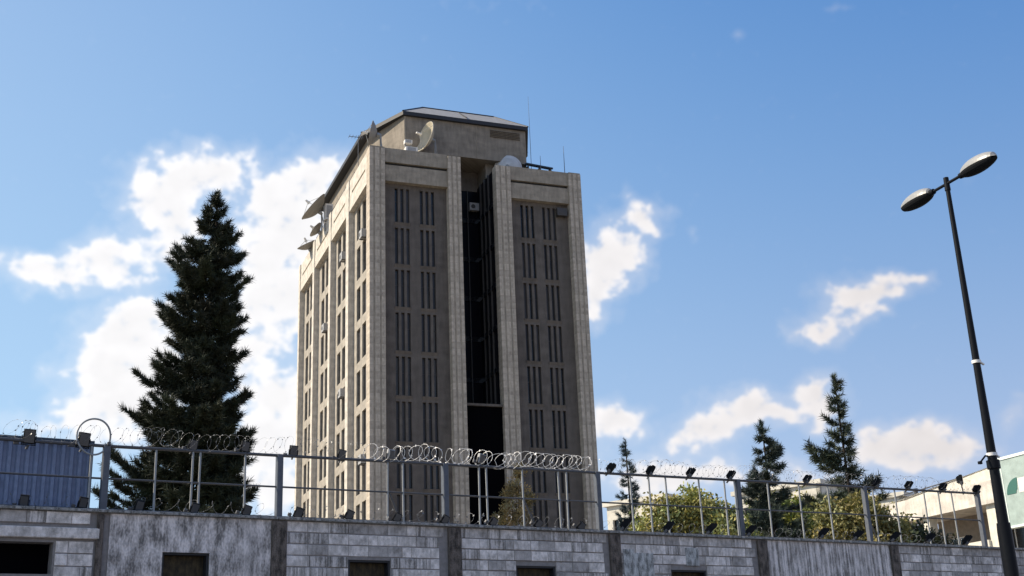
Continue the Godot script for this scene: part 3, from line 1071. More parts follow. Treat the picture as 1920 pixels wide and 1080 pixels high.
	while x < 40.0:
		var c := MB.new()
		var l := rng.randf_range(1.6, 2.6)
		c.cut_block(Vector3(x + l * 0.5, 4.582, -0.28), Vector3(l - 0.012, 0.05, 0.72), 0.008)
		part_quick("coping", c, M.coping, w)
		x += l

# ------------------------------------------------------------------ fence
func rail_y(s: float) -> float:
	return 5.70 + maxf(s, 0.0) * 0.0146

func build_fence() -> void:
	var f := thing("steel_fence", "grey steel post and rail fence standing on the block wall", "fence", WALL_AT, WTURN)
	for s in [0.0, 3.03, 6.40, 10.03, 13.94, 18.05, 22.3]:
		var p := MB.new()
		p.cut_block(Vector3(s, (4.6 + rail_y(s) + 0.02) * 0.5, -0.28), Vector3(0.11, rail_y(s) + 0.02 - 4.6, 0.11), 0.01)
		p.box(Vector3(s, 4.62, -0.28), Vector3(0.24, 0.02, 0.22))
		part("post", p, M.steel_blue, f)
	for s in [-2.4, -1.9, -0.24, 0.83, 1.45, 1.58, 2.4, 5.17, 5.5, 7.16, 7.34, 8.18, 9.06, 9.24, 10.91, 11.41, 11.87, 12.81, 13.54, 13.84, 14.85, 15.85, 16.81, 18.34, 19.14, 20.22, 20.77, 21.29]:
		var p := MB.new()
		var tilt := rng.randf_range(-0.015, 0.015)
		p.tube(PackedVector3Array([Vector3(s, 4.6, -0.28), Vector3(s + tilt, rail_y(s), -0.28)]), [0.02], 8)
		part("post", p, M.steel, f)
	for a in [[0.0, 0.028], [-0.54, 0.017]]:
		var r := MB.new()
		r.tube(PackedVector3Array([Vector3(-5.5, rail_y(0) + a[0], -0.28), Vector3(0, rail_y(0) + a[0], -0.28), Vector3(22.3, rail_y(22.3) + a[0] * 1.3, -0.28)]), [a[1]], 8)
		part("rail", r, M.rail, f)
	var lo := MB.new()
	lo.tube(PackedVector3Array([Vector3(-5.5, 4.66, -0.28), Vector3(22.3, 4.66, -0.28)]), [0.012], 6)
	part("rail", lo, M.rail, f)
	for a in [[5.2, 5.22, 5.48, 4.62], [8.2, 5.2, 8.5, 4.64], [18.1, 5.25, 18.4, 4.64]]:
		var b := MB.new()
		b.tube(PackedVector3Array([Vector3(a[0], a[1], -0.30), Vector3(a[2], a[3], -0.34)]), [0.018], 6)
		part("brace", b, M.rail, f)

func build_floodlights() -> void:
	# one floodlight: finned housing, lens, yoke, foot
	var proto := thing("floodlight", "", "floodlight", Vector3.ZERO, 0.0, "floodlights along the fence and wall")
	var h := MB.new()
	h.cut_block(Vector3(0, 0, 0.0), Vector3(0.17, 0.22, 0.08), 0.012)
	h.cut_block(Vector3(0, 0, -0.055), Vector3(0.13, 0.17, 0.05), 0.01)
	for i in 4:
		h.box(Vector3(-0.045 + i * 0.03, 0, -0.09), Vector3(0.006, 0.14, 0.03))
	part("housing", h, M.lamp_dark, proto)
	var le := MB.new()
	le.box(Vector3(0, 0, 0.0425), Vector3(0.14, 0.185, 0.006))
	part("lens", le, M.lens, proto)
	var yk := MB.new()
	for e in [-1, 1]:
		yk.box(Vector3(e * 0.096, -0.05, 0), Vector3(0.012, 0.14, 0.03))
	yk.box(Vector3(0, -0.125, 0), Vector3(0.204, 0.012, 0.03))
	part("bracket", yk, M.lamp_dark, proto)
	var ft := MB.new()
	ft.tube(PackedVector3Array([Vector3(0, -0.125, 0), Vector3(-0.02, -0.19, -0.01)]), [0.02], 6)
	part("stem", ft, M.rail, proto)
	var bx := MB.new()
	bx.cut_block(Vector3(-0.17, -0.10, 0), Vector3(0.075, 0.065, 0.06), 0.008)
	bx.box(Vector3(-0.12, -0.125, 0), Vector3(0.06, 0.012, 0.02))
	part("junction_box", bx, M.rail, proto)
	var tops := [[-1.23, 5.77], [-0.38, 5.78], [1.45, 5.82], [2.38, 5.86], [3.29, 5.85], [4.23, 5.84], [5.24, 5.91], [7.23, 5.96], [10.43, 5.96], [11.49, 5.97], [12.61, 5.99], [13.79, 6.00], [16.18, 6.04], [18.52, 6.07], [19.71, 6.09], [21.0, 6.11], [22.34, 6.13]]
	var bases := [[-1.27, 4.70], [-0.38, 4.71], [0.52, 4.70], [1.44, 4.70], [2.35, 4.70], [3.3, 4.70], [4.27, 4.70], [5.23, 4.69], [6.23, 4.69], [7.29, 4.69], [8.33, 4.69], [9.36, 4.68], [10.5, 4.70], [11.63, 4.69], [12.81, 4.69], [13.96, 4.69], [16.2, 4.71], [17.34, 4.70], [18.61, 4.70], [19.86, 4.71], [21.26, 4.70]]
	var first := true
	for i in tops.size():
		var s = tops[i]
		var turn := WTURN + rng.randf_range(-0.15, 0.15) + (0.0 if i < 7 else 0.25)
		var at := on_wall(s[0], s[1] - (0.0 if i > 1 else 0.0), -0.28)
		var lb := "dark box floodlight on the fence top rail, %s from the left" % ordinal(i)
		var o: Node3D
		if first:
			o = proto
			o.position = at
			o.set_meta("label", lb)
			first = false
		else:
			o = copy(proto, lb, at, turn)
		var lean := -0.6 if i > 7 else (-0.12 if i > 1 else 0.0)
		var k := 0.85 if i > 1 and i < 8 else (1.0 if i > 7 else 1.08)
		o.basis = Basis(Vector3.UP, turn) * Basis(Vector3.BACK, lean + rng.randf_range(-0.08, 0.08)) * Basis(Vector3.RIGHT, 0.15)
		o.scale = Vector3.ONE * k
		if i > 7:
			o.basis = Basis(Vector3.UP, WTURN + 1.05 + rng.randf_range(-0.12, 0.12)) * Basis(Vector3.RIGHT, 0.62 + rng.randf_range(-0.1, 0.1))
			o.scale = Vector3(1.0, 1.05, 1.0)
		if i == 6 or i == 7:
			(o.get_node("housing") as MeshInstance3D).material_override = M.pale
			o.set_meta("label", "pale grey box floodlight within the razor wire before the tower, %s" % ["left one", "right one"][i - 6])
	for i in bases.size():
		var s = bases[i]
		var lb := "dark floodlight at the foot of the fence on the wall top, %s from the left" % ordinal(i)
		var o := copy(proto, lb, on_wall(s[0], s[1], 0.0), WTURN)
		var lean := -0.08 - 0.045 * i
		o.basis = Basis(Vector3.UP, WTURN + rng.randf_range(-0.2, 0.2)) * Basis(Vector3.BACK, maxf(lean, -0.85)) * Basis(Vector3.RIGHT, 0.35)
		o.scale = Vector3.ONE * rng.randf_range(0.75, 0.88)
		if i >= 12:
			o.basis = Basis(Vector3.UP, WTURN + 1.05 + rng.randf_range(-0.15, 0.15)) * Basis(Vector3.RIGHT, 0.85 + rng.randf_range(-0.1, 0.1))
			o.scale = Vector3(0.8, 1.35, 0.9)
			o.position += Vector3(0, 0.05, 0)
	# one more, on a short mast near the lamp post
	var o2 := copy(proto, "dark floodlight raised on a short mast beside the street lamp", on_wall(21.75, 6.36, -0.28), WTURN + 0.6)
	var ms := MB.new()
	ms.tube(PackedVector3Array([Vector3(0, -0.19, 0), Vector3(0, -0.36, 0)]), [0.015], 6)
	part("mast", ms, M.rail, o2)

func build_wire() -> void:
	# coils of razor wire, one length for each bay of the fence
	var bays := [[-3.6, -0.02], [0.0, 3.0], [3.02, 4.72], [4.74, 6.42], [6.42, 10.0], [10.02, 13.9], [13.92, 18.0], [18.02, 22.2]]
	var where := ["above the blue cabin", "before the dark conifer's foot", "left of the tower's sunlit side", "before the tower's left wing", "before the tower's recess and right wing", "just right of the tower, over the bushes", "before the two smaller conifers", "before the cream terrace building"]
	for layer in 2:
		for i in bays.size():
			var a = bays[i]
			var o := thing("razor_wire_coil", "%s razor wire coil %s, %s" % ["silver" if layer == 0 else "thin", "along the fence top" if layer == 0 else "low behind the fence", where[i]], "razor wire", WALL_AT, WTURN, "razor wire along the fence")
			var bright: bool = i == 3 or i == 4
			var r0 := 0.155 if layer == 0 else 0.11
			var pitch := (0.165 if bright else 0.15) if layer == 0 else 0.3
			var pts := PackedVector3Array()
			var s: float = a[0]
			var ph := rng.randf() * TAU
			var step := 18
			var turns := int((a[1] - a[0]) / pitch)
			var jit := 0.0
			var rj := 1.0
			var tl := 0.0
			for k in turns * step:
				if k % step == 0:
					jit = rng.randf_range(-0.12, 0.12)
					rj = rng.randf_range(0.78, 1.12)
					tl = rng.randf_range(0.3, 0.8)
				var an := ph + TAU * k / step
				var x := s + pitch * k / step + jit * 0.5 * (1.0 - cos(TAU * (k % step) / step)) + (sin(an) * 0.05 + cos(an) * r0) * tl
				var y := (rail_y(x) + r0 + 0.015 + 0.025 * sin(x * 2.3) - 0.02 * sin(x * 5.1)) if layer == 0 else 4.79
				pts.append(Vector3(x, y + sin(an) * r0 * lerpf(1.0, rj, 0.5 - 0.5 * cos(TAU * (k % step) / step)), (-0.28 if layer == 0 else -0.42) + cos(an) * r0))
			var m := MB.new()
			var th := 0.0048 if bright and layer == 0 else (0.0015 if layer == 0 else 0.0022)
			m.tube(pts, [th], 5)
			var wm: Material = M.wire if bright and layer == 0 else M.wire_dark
			var w := part("wire", m, wm, o)
			var b := MB.new()
			for k in range(2, pts.size() - 2, 3):
				var t := (pts[k + 1] - pts[k - 1]).normalized()
				var q := t.cross(Vector3(rng.randf_range(-1, 1), rng.randf_range(-1, 1), rng.randf_range(-1, 1))).normalized()
				var e := 0.026 if bright else 0.012
				b.tri(pts[k] - t * 0.02, pts[k] + q * e, pts[k] + t * 0.02)
				b.tri(pts[k] - t * 0.02, pts[k] + t * 0.02, pts[k] - q * e)
			part("barbs", b, wm, o).set_meta("kind", "stuff")
	# a big loop of cable hung on the first tall post
	var lp := thing("cable_hoop", "big upright hoop of stiff cable by the right end of the blue cabin", "cable", on_wall(-0.24, 5.83, -0.22), WTURN)
	var pts := PackedVector3Array()
	for i in 41:
		var an := TAU * i / 40.0
		pts.append(Vector3(cos(an) * 0.27, sin(an) * 0.30, 0.03 * sin(an * 2.0)))
	var m := MB.new()
	m.tube(pts, [0.016], 7)
	part("hoop", m, M.steel, lp)
	var tie := MB.new()
	tie.box(Vector3(0.255, -0.1, 0), Vector3(0.05, 0.05, 0.07))
	tie.box(Vector3(-0.25, -0.12, 0), Vector3(0.05, 0.05, 0.07))
	part("tie", tie, M.rail, lp)

func build_cabin() -> void:
	var c := thing("site_cabin", "blue corrugated metal cabin rising behind the left end of the wall", "cabin", on_wall(0, 0, -0.8), WTURN)
	var x0 := -4.8
	var x1 := -0.13
	# corrugated front and right side: one folded sheet each
	for side in 2:
		var s := MB.new()
		var a := x0 if side == 0 else -2.4
		var e := x1 if side == 0 else 0.0
		var p := a
		var pr := []
		while p < e - 0.001:
			for q in [[0.0, 0.0], [0.05, 0.0], [0.07, -0.045], [0.12, -0.045], [0.14, 0.0]]:
				if p + q[0] <= e:
					pr.append(Vector2(p + q[0], q[1]))
			p += 0.14
		pr.append(Vector2(e, 0))
		for i in pr.size() - 1:
			if pr[i].distance_to(pr[i + 1]) < 0.001:
				continue
			if side == 0:
				s.quad(Vector3(pr[i].x, 0, pr[i].y), Vector3(pr[i + 1].x, 0, pr[i + 1].y), Vector3(pr[i + 1].x, 5.80, pr[i + 1].y), Vector3(pr[i].x, 5.80, pr[i].y), Vector3(0, 0, 1))
			else:
				s.quad(Vector3(x1 + pr[i].y, 0, pr[i].x), Vector3(x1 + pr[i + 1].y, 0, pr[i + 1].x), Vector3(x1 + pr[i + 1].y, 5.80, pr[i + 1].x), Vector3(x1 + pr[i].y, 5.80, pr[i].x), Vector3(1, 0, 0))
		part("corrugated_wall", s, M.blue, c)
	var bk := MB.new()
	bk.span(Vector3(x0, 0, -2.4), Vector3(x1 - 0.05, 5.80, -0.05))
	part("shell", bk, M.blue_dark, c)
	var rf := MB.new()
	rf.cut_block(Vector3((x0 + x1) * 0.5, 5.835, -1.2), Vector3(x1 - x0 + 0.08, 0.07, 2.5), 0.01)
	part("roof", rf, M.blue_dark, c)
	var cp := MB.new()
	cp.span(Vector3(x1 - 0.02, 0, -0.06), Vector3(x1 + 0.035, 5.80, 0.02))
	part("corner_post", cp, M.blue_dark, c)

# ------------------------------------------------------------------ buildings on the right
func build_terrace() -> void:
	# local x = away from the viewer along the facade reversed; facade faces -x of this frame like the tower's sunlit side
	var o := thing("terrace_building", "low cream building with a deep roof band over shaded columns, right of the trees", "building", Vector3(23.03, 0, -60.0), PSI)
	# local -z runs away along the facade (v), local +x goes into the building
	var fa := MB.new()
	fa.span(Vector3(0, 9.44, -8.15), Vector3(0.4, 10.55, 6.0))
	part("roof_band", fa, M.cream, o)
	var up := MB.new()
	up.quad(Vector3(0.02, 10.55, -8.0), Vector3(0.02, 10.55, 6), Vector3(0.02, 11.6, 6), Vector3(0.02, 10.56, -6.0), Vector3(-1, 0, 0))
	up.quad(Vector3(0.3, 10.55, -8.0), Vector3(0.3, 10.55, 6), Vector3(0.3, 11.6, 6), Vector3(0.3, 10.56, -6.0), Vector3(1, 0, 0))
	up.quad(Vector3(0.02, 10.56, -6.0), Vector3(0.02, 11.6, 6), Vector3(0.3, 11.6, 6), Vector3(0.3, 10.56, -6.0), Vector3(0, 1, 0))
	part("parapet", up, M.cream_white, o)
	var sl := MB.new()
	sl.span(Vector3(0.4, 9.6, -8.15), Vector3(9.0, 9.9, 6.0))
	sl.span(Vector3(0.4, 9.9, -8.15), Vector3(9.0, 10.5, -7.8))
	part("roof_slab", sl, M.cream, o)
	for a in [[-4.95, 0.5], [0.0, 0.75], [5.0, 0.5]]:
		var c := MB.new()
		c.span(Vector3(0.25, 0, a[0] - a[1] * 0.5), Vector3(0.75, 9.6, a[0] + a[1] * 0.5))
		part("column", c, M.cream_white, o)
	var bw := MB.new()
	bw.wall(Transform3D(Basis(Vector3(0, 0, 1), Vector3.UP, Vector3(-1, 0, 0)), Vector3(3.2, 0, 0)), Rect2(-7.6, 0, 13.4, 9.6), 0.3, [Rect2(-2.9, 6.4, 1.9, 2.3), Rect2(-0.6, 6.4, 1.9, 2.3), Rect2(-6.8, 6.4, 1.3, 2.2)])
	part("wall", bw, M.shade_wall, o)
	for q in [[-2.9, 6.4, 1.9, 2.3], [-0.6, 6.4, 1.9, 2.3], [-6.8, 6.4, 1.3, 2.2]]:
		var f := MB.new()
		var z0: float = q[0]
		var z1: float = q[0] + q[2]
		f.span(Vector3(3.28, q[1], z0), Vector3(3.34, q[1] + 0.07, z1))
		f.span(Vector3(3.28, q[1] + q[3] - 0.07, z0), Vector3(3.34, q[1] + q[3], z1))
		for z in [z0, (z0 + z1) * 0.5 - 0.035, z1 - 0.07]:
			f.span(Vector3(3.28, q[1] + 0.07, z), Vector3(3.34, q[1] + q[3] - 0.07, z + 0.07))
		var win := part("window", f, M.white, o)
		var g := MB.new()
		g.span(Vector3(3.30, q[1] + 0.07, z0 + 0.07), Vector3(3.32, q[1] + q[3] - 0.07, z1 - 0.07))
		part("pane", g, M.glass, win)
	var pa := MB.new()
	pa.span(Vector3(0.1, 0, -1.9), Vector3(0.4, 7.75, -0.38))
	part("balustrade", pa, M.cream_white, o)
	# handrail above the roof band and a vent pipe
	var hr := MB.new()
	hr.tube(PackedVector3Array([Vector3(0.5, 10.95, -7.5), Vector3(0.5, 11.25, 2.0)]), [0.035], 6)
	for z in [-7.5, -5.0, -2.5, 0.0]:
		hr.tube(PackedVector3Array([Vector3(0.5, 10.3, z), Vector3(0.5, 11.0 + (z + 7.5) * 0.03, z)]), [0.03], 6)
	part("handrail", hr, M.rail, o)
	var vp := MB.new()
	vp.tube(PackedVector3Array([Vector3(1.2, 9.9, -6.6), Vector3(1.2, 11.3, -6.6)]), [0.12], 10)
	part("vent_pipe", vp, M.rail, o)

func build_far_houses() -> void:
	# pale houses glimpsed between the trees
	for a in [["pale flat-roofed house glimpsed just right of the tower's foot", Vector3(8.9, 0, -80.0), 4.6, 12.8, 8.0], ["pale far house glimpsed between the two smaller conifers", Vector3(19.6, 0, -85.0), 6.5, 13.9, 8.0], ["cream far house behind the rightmost conifer, next to the terrace roof", Vector3(24.6, 0, -82.0), 4.6, 12.6, 8.0]]:
		var o := thing("far_house", a[0], "house", a[1], PSI + 0.5)
		var w: float = a[2]
		var h: float = a[3]
		var holes := []
		for k in 5:
			for i in 3:
				holes.append(Rect2(-w * 0.5 + w * (i + 0.28) / 3.0, h - 2.4 - k * 3.1, w * 0.15, 1.5))
		for side in 2:
			var m := MB.new()
			var xf := Transform3D(Basis.IDENTITY, Vector3(0, 0, w * 0.5)) if side == 0 else Transform3D(Basis(Vector3(0, 0, 1), Vector3.UP, Vector3(-1, 0, 0)), Vector3(-w * 0.5, 0, 0))
			m.wall(xf, Rect2(-w * 0.5, 0, w, h), 0.25, holes)
			part("wall", m, M.cream_white, o)
			for hh in holes:
				var g := MB.new()
				g.wall(xf * Transform3D(Basis.IDENTITY, Vector3(0, 0, -0.2)), hh, 0.03, [])
				part("window", g, M.glass, o)
		var r := MB.new()
		r.span(Vector3(-w * 0.5 - 0.2, h, -w * 0.5 - 0.2), Vector3(w * 0.5 + 0.2, h + 0.3, w * 0.5 + 0.2))
		r.span(Vector3(w * 0.5 - 0.25, 0, -w * 0.5), Vector3(w * 0.5, h, w * 0.5 - 0.25))
		part("roof", r, M.cream_white, o)

func build_billboard() -> void:
	var o := thing("billboard", "pale mint billboard with a dark green crescent, cut by the right edge", "billboard", Vector3(15.91, 0, -40.0), PSI)
	# its face looks along local -x, local z runs towards the viewer
	var b := MB.new()
	b.span(Vector3(0, 6.02, 0.0), Vector3(0.25, 8.28, 5.0))
	part("panel", b, M.mint, o)
	var e := MB.new()
	e.span(Vector3(-0.03, 8.22, -0.03), Vector3(0.28, 8.31, 5.03))
	e.span(Vector3(-0.03, 5.99, -0.03), Vector3(0.28, 6.06, 5.03))
	e.span(Vector3(-0.03, 6.06, -0.03), Vector3(0.03, 8.22, 0.05))
	e.span(Vector3(-0.012, 6.06, 0.12), Vector3(-0.003, 8.22, 0.15))
	part("frame", e, M.mint_edge, o)
	# emblem: a dark quarter crescent and a pale block beside it
	var cr := MB.new()
	var cz := 0.78
	var cy := 7.06
	for i in 12:
		var a0 := PI * 0.5 * i / 12.0
		var a1 := PI * 0.5 * (i + 1) / 12.0
		var p0 := Vector3(-0.012, cy + sin(a0) * 0.5, cz - cos(a0) * 0.54)
		var p1 := Vector3(-0.012, cy + sin(a1) * 0.5, cz - cos(a1) * 0.54)
		var q0 := Vector3(-0.012, cy + sin(a0) * 0.12, cz - 0.06 - cos(a0) * 0.06)
		var q1 := Vector3(-0.012, cy + sin(a1) * 0.12, cz - 0.06 - cos(a1) * 0.06)
		cr.quad(p0, p1, q1, q0, Vector3(-1, 0, 0))
	part("emblem", cr, M.logo_green, o)
	var bl := MB.new()
	bl.span(Vector3(-0.010, 7.06, 0.80), Vector3(-0.002, 7.52, 3.2))
	part("emblem_block", bl, M.logo_white, o)
	for z in [0.9, 3.8]:
		var p := MB.new()
		p.span(Vector3(0.06, 0, z - 0.08), Vector3(0.2, 6.02, z + 0.08))
		part("post", p, M.steel, o)
	var sh := MB.new()
	sh.span(Vector3(0.5, 4.9, 0.3), Vector3(0.6, 5.95, 5.0))
	part("back_frame", sh, M.trim, o)

# ------------------------------------------------------------------ street lamp
func build_lamp() -> void:
	var o := thing("street_lamp", "tall black street lamp with two oval heads on a crossbar at the right", "street lamp", Vector3(6.71, 0.13, -17.0), PSI)
	var p := MB.new()
	p.tube(PackedVector3Array([Vector3(0, 0, 0), Vector3(0, 3.3, 0), Vector3(0, 3.42, 0)]), [0.105, 0.098, 0.09], 16)
	p.tube(PackedVector3Array([Vector3(0, 3.3, 0), Vector3(0, 4.3, 0), Vector3(0, 5.7, 0), Vector3(0, 8.62, 0)]), [0.078, 0.066, 0.052, 0.033], 16)
	part("pole", p, M.pole, o)
	var bs := MB.new()
	bs.span(Vector3(-0.2, 0, -0.2), Vector3(0.2, 0.04, 0.2))
	part("base_plate", bs, M.pole, o)
	var ar := MB.new()
	ar.tube(PackedVector3Array([Vector3(0, 8.56, -0.45), Vector3(0, 8.56, 0.45)]), [0.024], 8)
	part("crossbar", ar, M.pole, o)
	var cp := MB.new()
	cp.tube(PackedVector3Array([Vector3(0, 8.45, 0), Vector3(0, 8.66, 0)]), [0.045, 0.04], 10)
	part("collar", cp, M.pole, o)
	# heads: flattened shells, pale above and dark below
	for e in [-1.0, 1.0]:
		var up := MB.new()
		var dn := MB.new()
		var n := 14
		var k := 10
		for i in n:
			for j in k:
				var q := []
				var qd := []
				for c in [[i, j], [i + 1, j], [i + 1, j + 1], [i, j + 1]]:
					var t: float = float(c[0]) / n
					var wd := 0.132 * pow(sin(PI * pow(t, 0.9)), 0.42)
					var a: float = PI * c[1] / k
					q.append(Vector3(cos(a) * wd, 8.56 + sin(a) * wd * 1.15, e * (0.34 + 0.74 * t)))
					qd.append(Vector3(cos(a) * wd * 0.99, 8.56 - sin(a) * wd * 0.8, e * (0.34 + 0.74 * t)))
				var mid: Vector3 = (q[0] + q[2]) * 0.5
				up.quad(q[0], q[1], q[2], q[3], mid - Vector3(0, 8.5, e * 0.7))
				var md: Vector3 = (qd[0] + qd[2]) * 0.5
				dn.quad(qd[0], qd[1], qd[2], qd[3], md - Vector3(0, 8.62, e * 0.7))
		var st := SurfaceTool.new()
		st.create_from(up.mesh(), 0)
		st.set_smooth_group(0)
		var head := part("lamp_head", up, M.lamp_shell, o)
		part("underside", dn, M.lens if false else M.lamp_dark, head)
		var nk := MB.new()
		nk.tube(PackedVector3Array([Vector3(0, 8.56, e * 0.30), Vector3(0, 8.56, e * 0.42)]), [0.045, 0.06], 10)
		part("neck", nk, M.pole, head)
	# straps and a small side bracket on the pole
	for y in [5.72, 4.36]:
		var b := MB.new()
		b.tube(PackedVector3Array([Vector3(0, y, 0), Vector3(0, y + 0.045, 0)]), [0.066 + (5.72 - y) * 0.008], 14)
		b.box(Vector3(0.08, y + 0.0, 0.02), Vector3(0.07, 0.02, 0.03), Basis(Vector3.BACK, -0.5))
		part("strap", b, M.white, o)
	var bk := MB.new()
	bk.tube(PackedVector3Array([Vector3(0, 4.36, 0), Vector3(-0.12, 4.36, 0), Vector3(-0.22, 4.27, 0)]), [0.013], 6)
	bk.box(Vector3(-0.23, 4.26, 0), Vector3(0.05, 0.04, 0.04))
	part("bracket", bk, M.pole, o)
	var col := MB.new()
	col.tube(PackedVector3Array([Vector3(0, 4.18, 0), Vector3(0, 4.30, 0)]), [0.092], 14)
	part("collar", col, M.pole, o)

# ------------------------------------------------------------------ trees
func sprig_mesh(blades: int, length: float, width: float, spread: float, seed_: int) -> ArrayMesh:
	var r := RandomNumberGenerator.new()
	r.seed = seed_
	var m := MB.new()
	for i in blades:
		var t := r.randf()
		var base := Vector3(0, 0, (t - 0.3) * length * 0.9)
		var a := r.randf() * TAU
		var d := Vector3(cos(a) * spread, sin(a) * spread * 0.9, 1.0 - 0.4 * spread).normalized()
		var tip := base + d * length * r.randf_range(0.35, 0.7)
		var q := d.cross(Vector3(r.randf_range(-1, 1), r.randf_range(-1, 1), 0.3)).normalized() * width
		m.tri(base - q, tip, base + q)
	return m.mesh()

func scatter(called: String, mesh: ArrayMesh, xforms: Array, cols: Array, m: Material, parent: Node) -> void:
	var arr := mesh.surface_get_arrays(0)
	var mv: PackedVector3Array = arr[Mesh.ARRAY_VERTEX]
	var mn: PackedVector3Array = arr[Mesh.ARRAY_NORMAL]
	var v := PackedVector3Array()
	var n := PackedVector3Array()
	var c := PackedColorArray()
	var one := PackedColorArray()
	one.resize(mv.size())
	for i in xforms.size():
		var x: Transform3D = xforms[i]
		v.append_array(x * mv)
		n.append_array(Transform3D(x.basis.orthonormalized(), Vector3.ZERO) * mn)
		one.fill(cols[i])
		c.append_array(one)
	var out := []
	out.resize(Mesh.ARRAY_MAX)
	out[Mesh.ARRAY_VERTEX] = v
	out[Mesh.ARRAY_NORMAL] = n
	out[Mesh.ARRAY_COLOR] = c
	var am := ArrayMesh.new()
	am.add_surface_from_arrays(Mesh.PRIMITIVE_TRIANGLES, out)
	part(called, am, m, parent).set_meta("kind", "stuff")

func profile_at(pr: Array, y: float, k: int) -> float:
	if y >= pr[0][0]:
		return pr[0][k]
	for i in pr.size() - 1:
		if y <= pr[i][0] and y >= pr[i + 1][0]:
			var t: float = (pr[i][0] - y) / (pr[i][0] - pr[i + 1][0])
			return lerpf(pr[i][k], pr[i + 1][k], t)
	return pr[pr.size() - 1][k]

# pr: rows of [height, reach to the left, reach to the right]
func conifer(label: String, at: Vector3, top: float, low: float, pr: Array, branches: int, dens: float, size: float, col: Vector3, trunk_r: float, sparse := 0.0, ragged := 0.5) -> void:
	var o := thing("conifer_tree", label, "tree", at, 0.0)
	var r := RandomNumberGenerator.new()
	r.seed = hash(label)
	var nz := noise(r.seed % 1000, 0.9, 2)
	var tk := MB.new()
	tk.tube(PackedVector3Array([Vector3(0, 0, 0), Vector3(0.05, top * 0.5, 0), Vector3(0.0 if top < 20.0 else 0.2, top - 0.25, 0)]), [trunk_r, trunk_r * 0.6, 0.025], 9)
	part("trunk", tk, M.bark, o)
	var bm := MB.new()
	var xf := []
	var cols := []
	for i in branches:
		var f := (i + r.randf()) / branches
		var y := lerpf(top - 0.15, low, pow(f, 0.74))
		var th := r.randf() * TAU
		var c := cos(th)
		var s := sin(th)
		var L := profile_at(pr, y, 1)
		var R := profile_at(pr, y, 2)
		var avg := (L + R) * 0.5
		var lim := maxf(sqrt(pow((R if c > 0 else L) * c, 2) + pow(avg * s, 2)) - 0.3 * size, 0.08)
		lim *= clampf(1.0 + ragged * nz.get_noise_2d(cos(th) * 1.2 + 7.0, y * 1.6 + sin(th) * 1.2), 0.45, 1.4)
		var len_ := lim * (r.randf_range(0.5, 0.95) if r.randf() < 0.7 else r.randf_range(0.95, 1.15)) + 0.05
		var shade := r.randf_range(0.65, 1.35)
		var dir := Vector3(c, 0, s)
		var droop := r.randf_range(0.12, 0.4)
		var lift := r.randf_range(0.2, 0.55)
		var pts := PackedVector3Array()
		var n := 6
		for k in n + 1:
			var t := float(k) / n
			pts.append(Vector3(0, y + 0.05, 0) + dir * len_ * t + Vector3(0, len_ * (-droop * sin(PI * t * 0.8) + lift * pow(t, 3.0)) * 0.6, 0))
		bm.tube(pts, [0.012 + 0.014 * len_, 0.008], 4, false)
		var count := int(dens * (len_ + 0.25) * (1.0 - sparse * r.randf()))
		for k in count:
			var t := pow(r.randf(), 0.75)
			if len_ > 1.2:
				t = 0.25 + 0.75 * t
			var e := t * n
			var k0 := mini(int(e), n - 1)
			var p := pts[k0].lerp(pts[k0 + 1], e - k0)
			var ax := (pts[k0 + 1] - pts[k0]).normalized()
			var wob := len_ * 0.17 * sin(PI * minf(t + 0.12, 1.0)) + 0.05
			var sidev := ax.cross(Vector3.UP).normalized() * r.randf_range(-1, 1) * wob * 0.8
			p += sidev + Vector3(0, r.randf_range(-0.6, 0.35) * wob, 0)
			var fwd := (ax + sidev.normalized() * r.randf_range(0.2, 1.0) + Vector3(0, r.randf_range(-0.35, 0.5), 0)).normalized()
			var b := Basis.looking_at(-fwd, Vector3.UP if absf(fwd.y) < 0.95 else Vector3.RIGHT)
			b = b * Basis(Vector3.BACK, r.randf() * TAU)
			xf.append(Transform3D(b.scaled(Vector3.ONE * size * r.randf_range(0.7, 1.25)), p))
			var q := shade * r.randf_range(0.75, 1.25)
			cols.append(Color(col.x * q, col.y * q, col.z * q))
	# leader
	for k in int(8 + dens):
		var y := top - r.randf() * 0.8
		var fwd := Vector3(r.randf_range(-0.7, 0.7), 1.0, r.randf_range(-0.7, 0.7)).normalized()
		xf.append(Transform3D(Basis.looking_at(-fwd, Vector3.RIGHT).scaled(Vector3.ONE * size * 0.7), Vector3(0.2 if top > 20.0 else 0.0, y, 0)))
		cols.append(Color(col.x, col.y, col.z))
	part("branches", bm, M.bark, o)
	scatter("foliage", sprig_mesh(30, 0.5, 0.02, 0.75, 5), xf, cols, M.needles, o)

func leaf_cluster(seed_: int, leaves: int, size: float) -> ArrayMesh:
	var r := RandomNumberGenerator.new()
	r.seed = seed_
	var m := MB.new()
	for i in leaves:
		var p := Vector3(r.randfn(), r.randfn(), r.randfn()) * 0.13
		var d := Vector3(r.randf_range(-1, 1), r.randf_range(-0.8, 0.6), r.randf_range(-1, 1)).normalized()
		var q := d.cross(Vector3(r.randf_range(-1, 1), r.randf_range(-1, 1), r.randf_range(-1, 1))).normalized() * size * 0.28
		var a := p
		var b := p + d * size * 0.5 + q
		var c := p + d * size
		var e := p + d * size * 0.5 - q
		m.tri(a, b, c)
		m.tri(a, c, e)
	return m.mesh()

